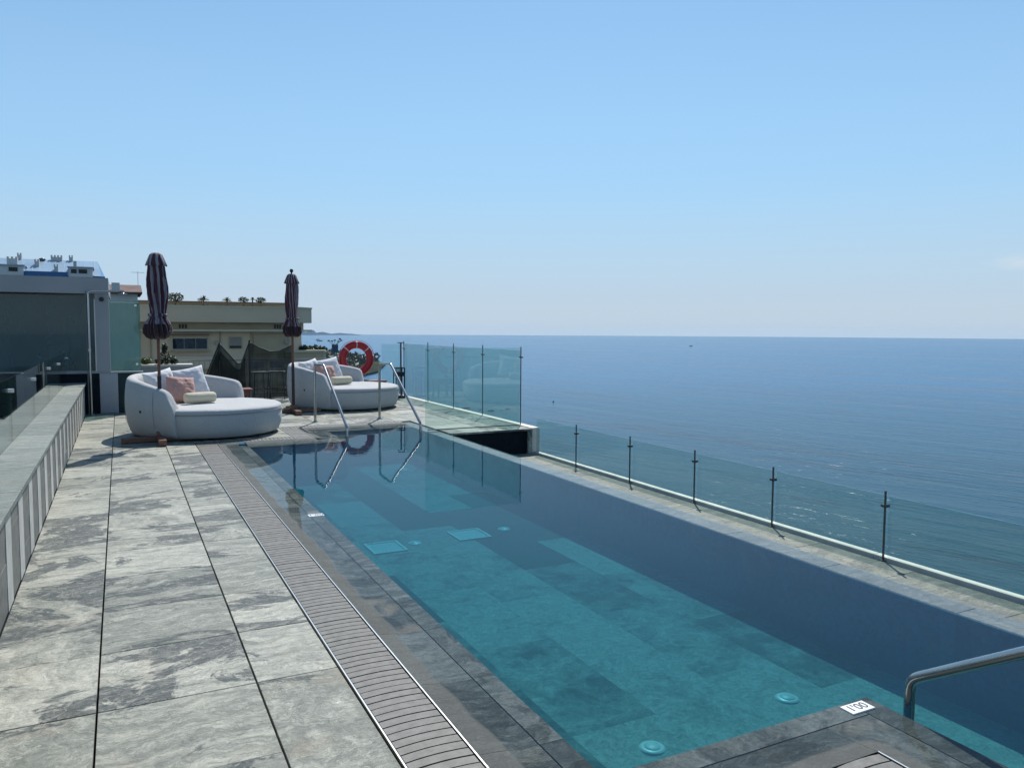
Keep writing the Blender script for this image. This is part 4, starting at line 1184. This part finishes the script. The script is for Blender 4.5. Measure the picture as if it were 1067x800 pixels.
# ------------------------------------------------------------------ blue roofed building
m_bluel = simple('blue_metal_roof', (.30,.42,.52), .35, .3, var=.12, scale=.8, bump=0)
m_blued = simple('deep_blue_trim', (.02,.12,.30), .4, var=.2, bump=0)
m_blueg = simple('blue_gable', (.12,.26,.48), .5, var=.1, bump=0)
m_chim = simple('chimney_render', (.50,.50,.48), .8, bump=0)
t = empty('blue_roofed_building', (-5, 57, -26.8), 'long building with a blue metal roof, dormers and chimneys at far left', 'building')
rel(t, MB().box(-18, -.9, 55.2, 62, -26.8, 4.42), 'wall', m_white)
rm = MB(); zE, zR = 4.72, 5.85
rm.add([(-18,55.0,zE),(-.95,55.0,zE),(-1.2,58.2,zR),(-18,58.2,zR),(-18,62.2,zE),(-.7,62.2,zE)], [(0,1,2,3),(3,2,5,4)])
rf = rel(t, rm, 'roof', m_bluel)
rel(t, MB().add([(-.95,55.0,zE),(-.7,62.2,zE),(-1.2,58.2,zR),(-.72,55.0,4.42),(-.6,62.2,4.42)], [(0,3,4,1),(0,1,2)]), 'gable', m_blueg)
rel(t, MB().box(-18, -.75, 54.9, 55.18, 4.40, 4.70), 'eave_band', m_blued)
rel(t, MB().box(-5.04, -2.76, 54.80, 54.895, 4.45, 4.90), 'eave_band', m_blued)
rm = MB(); x = -17.9
while x < -1.2: rm.add([(x,54.98,zE+.03),(x+.05,54.98,zE+.03),(x+.05,58.2,zR+.03),(x,58.2,zR+.03)], [(0,1,2,3)]); x += .55
rel(t, rm, 'roof_ribs', simple('rib_blue', (.36,.47,.56), .4, .3, bump=0))
for (a, b_) in [(-7.6,-5.05),(-2.70,-1.42)]:
    dmr = rel(t, MB().box(a, b_, 54.92, 57.3, 4.705, 5.20), 'dormer', m_white)
    c_ = MB().box(a-.08, b_+.08, 54.8, 57.4, 5.201, 5.26); c_.v = [(v[0]+5, v[1]-57, v[2]+26.8) for v in c_.v]; c_.build('dormer_roof', m_bluel, dmr)
    for (p_, q_) in [(a+.12, a+.42), (b_-.75, b_-.3)]:
        c_ = MB().box(p_, q_, 54.88, 54.915, 4.86, 5.10); c_.v = [(v[0]+5, v[1]-57, v[2]+26.8) for v in c_.v]; c_.build('window', m_black, dmr)
    rel(t, MB().box(a, b_, 54.70, 54.9, 4.62, 4.80), 'dormer_parapet', m_white)
def chimney(x0, x1, z0, z1, y, pots):
    mb = MB().box(x0, x1, y, y+.45, z0, z1-.12)
    wdt = (x1-x0)/(pots*2-1)
    for k_ in range(pots): mb.box(x0+2*k_*wdt, x0+(2*k_+1)*wdt, y+.003, y+.447, z1-.12, z1)
    rel(t, mb, 'chimney', m_chim)
for c_ in [(-6.0,-5.45,5.15,5.80,56.0,3),(-5.65,-5.42,5.5,6.2,58.0,2),(-4.62,-4.37,5.1,5.75,56.6,2),(-3.83,-3.2,5.5,6.15,58.0,4),(-2.82,-2.6,5.4,6.18,58.0,2),(-3.52,-3.30,4.85,5.40,55.6,2),(-2.45,-2.27,4.75,5.60,55.0,1)]: chimney(*c_)
hd = MB(); hd.lathe([(.005,5.95),(.17,5.9),(.2,5.8),(.06,5.75),(.06,5.5)], -4.3, 58.0, 14); rel(t, hd, 'roof_vent', m_dsteel)

# ------------------------------------------------------------------ render settings
S.view_settings.view_transform = 'Standard'; S.view_settings.look = 'None'
S.view_settings.exposure = 0.0; S.view_settings.gamma = 1.0
S.view_settings.use_curve_mapping = False
S.cycles.use_denoising = True
S.cycles.max_bounces = 12; S.cycles.transparent_max_bounces = 24
S.cycles.diffuse_bounces = 3; S.cycles.glossy_bounces = 4; S.cycles.volume_bounces = 0
S.cycles.caustics_reflective = False; S.cycles.caustics_refractive = False
S.cycles.sample_clamp_indirect = 6
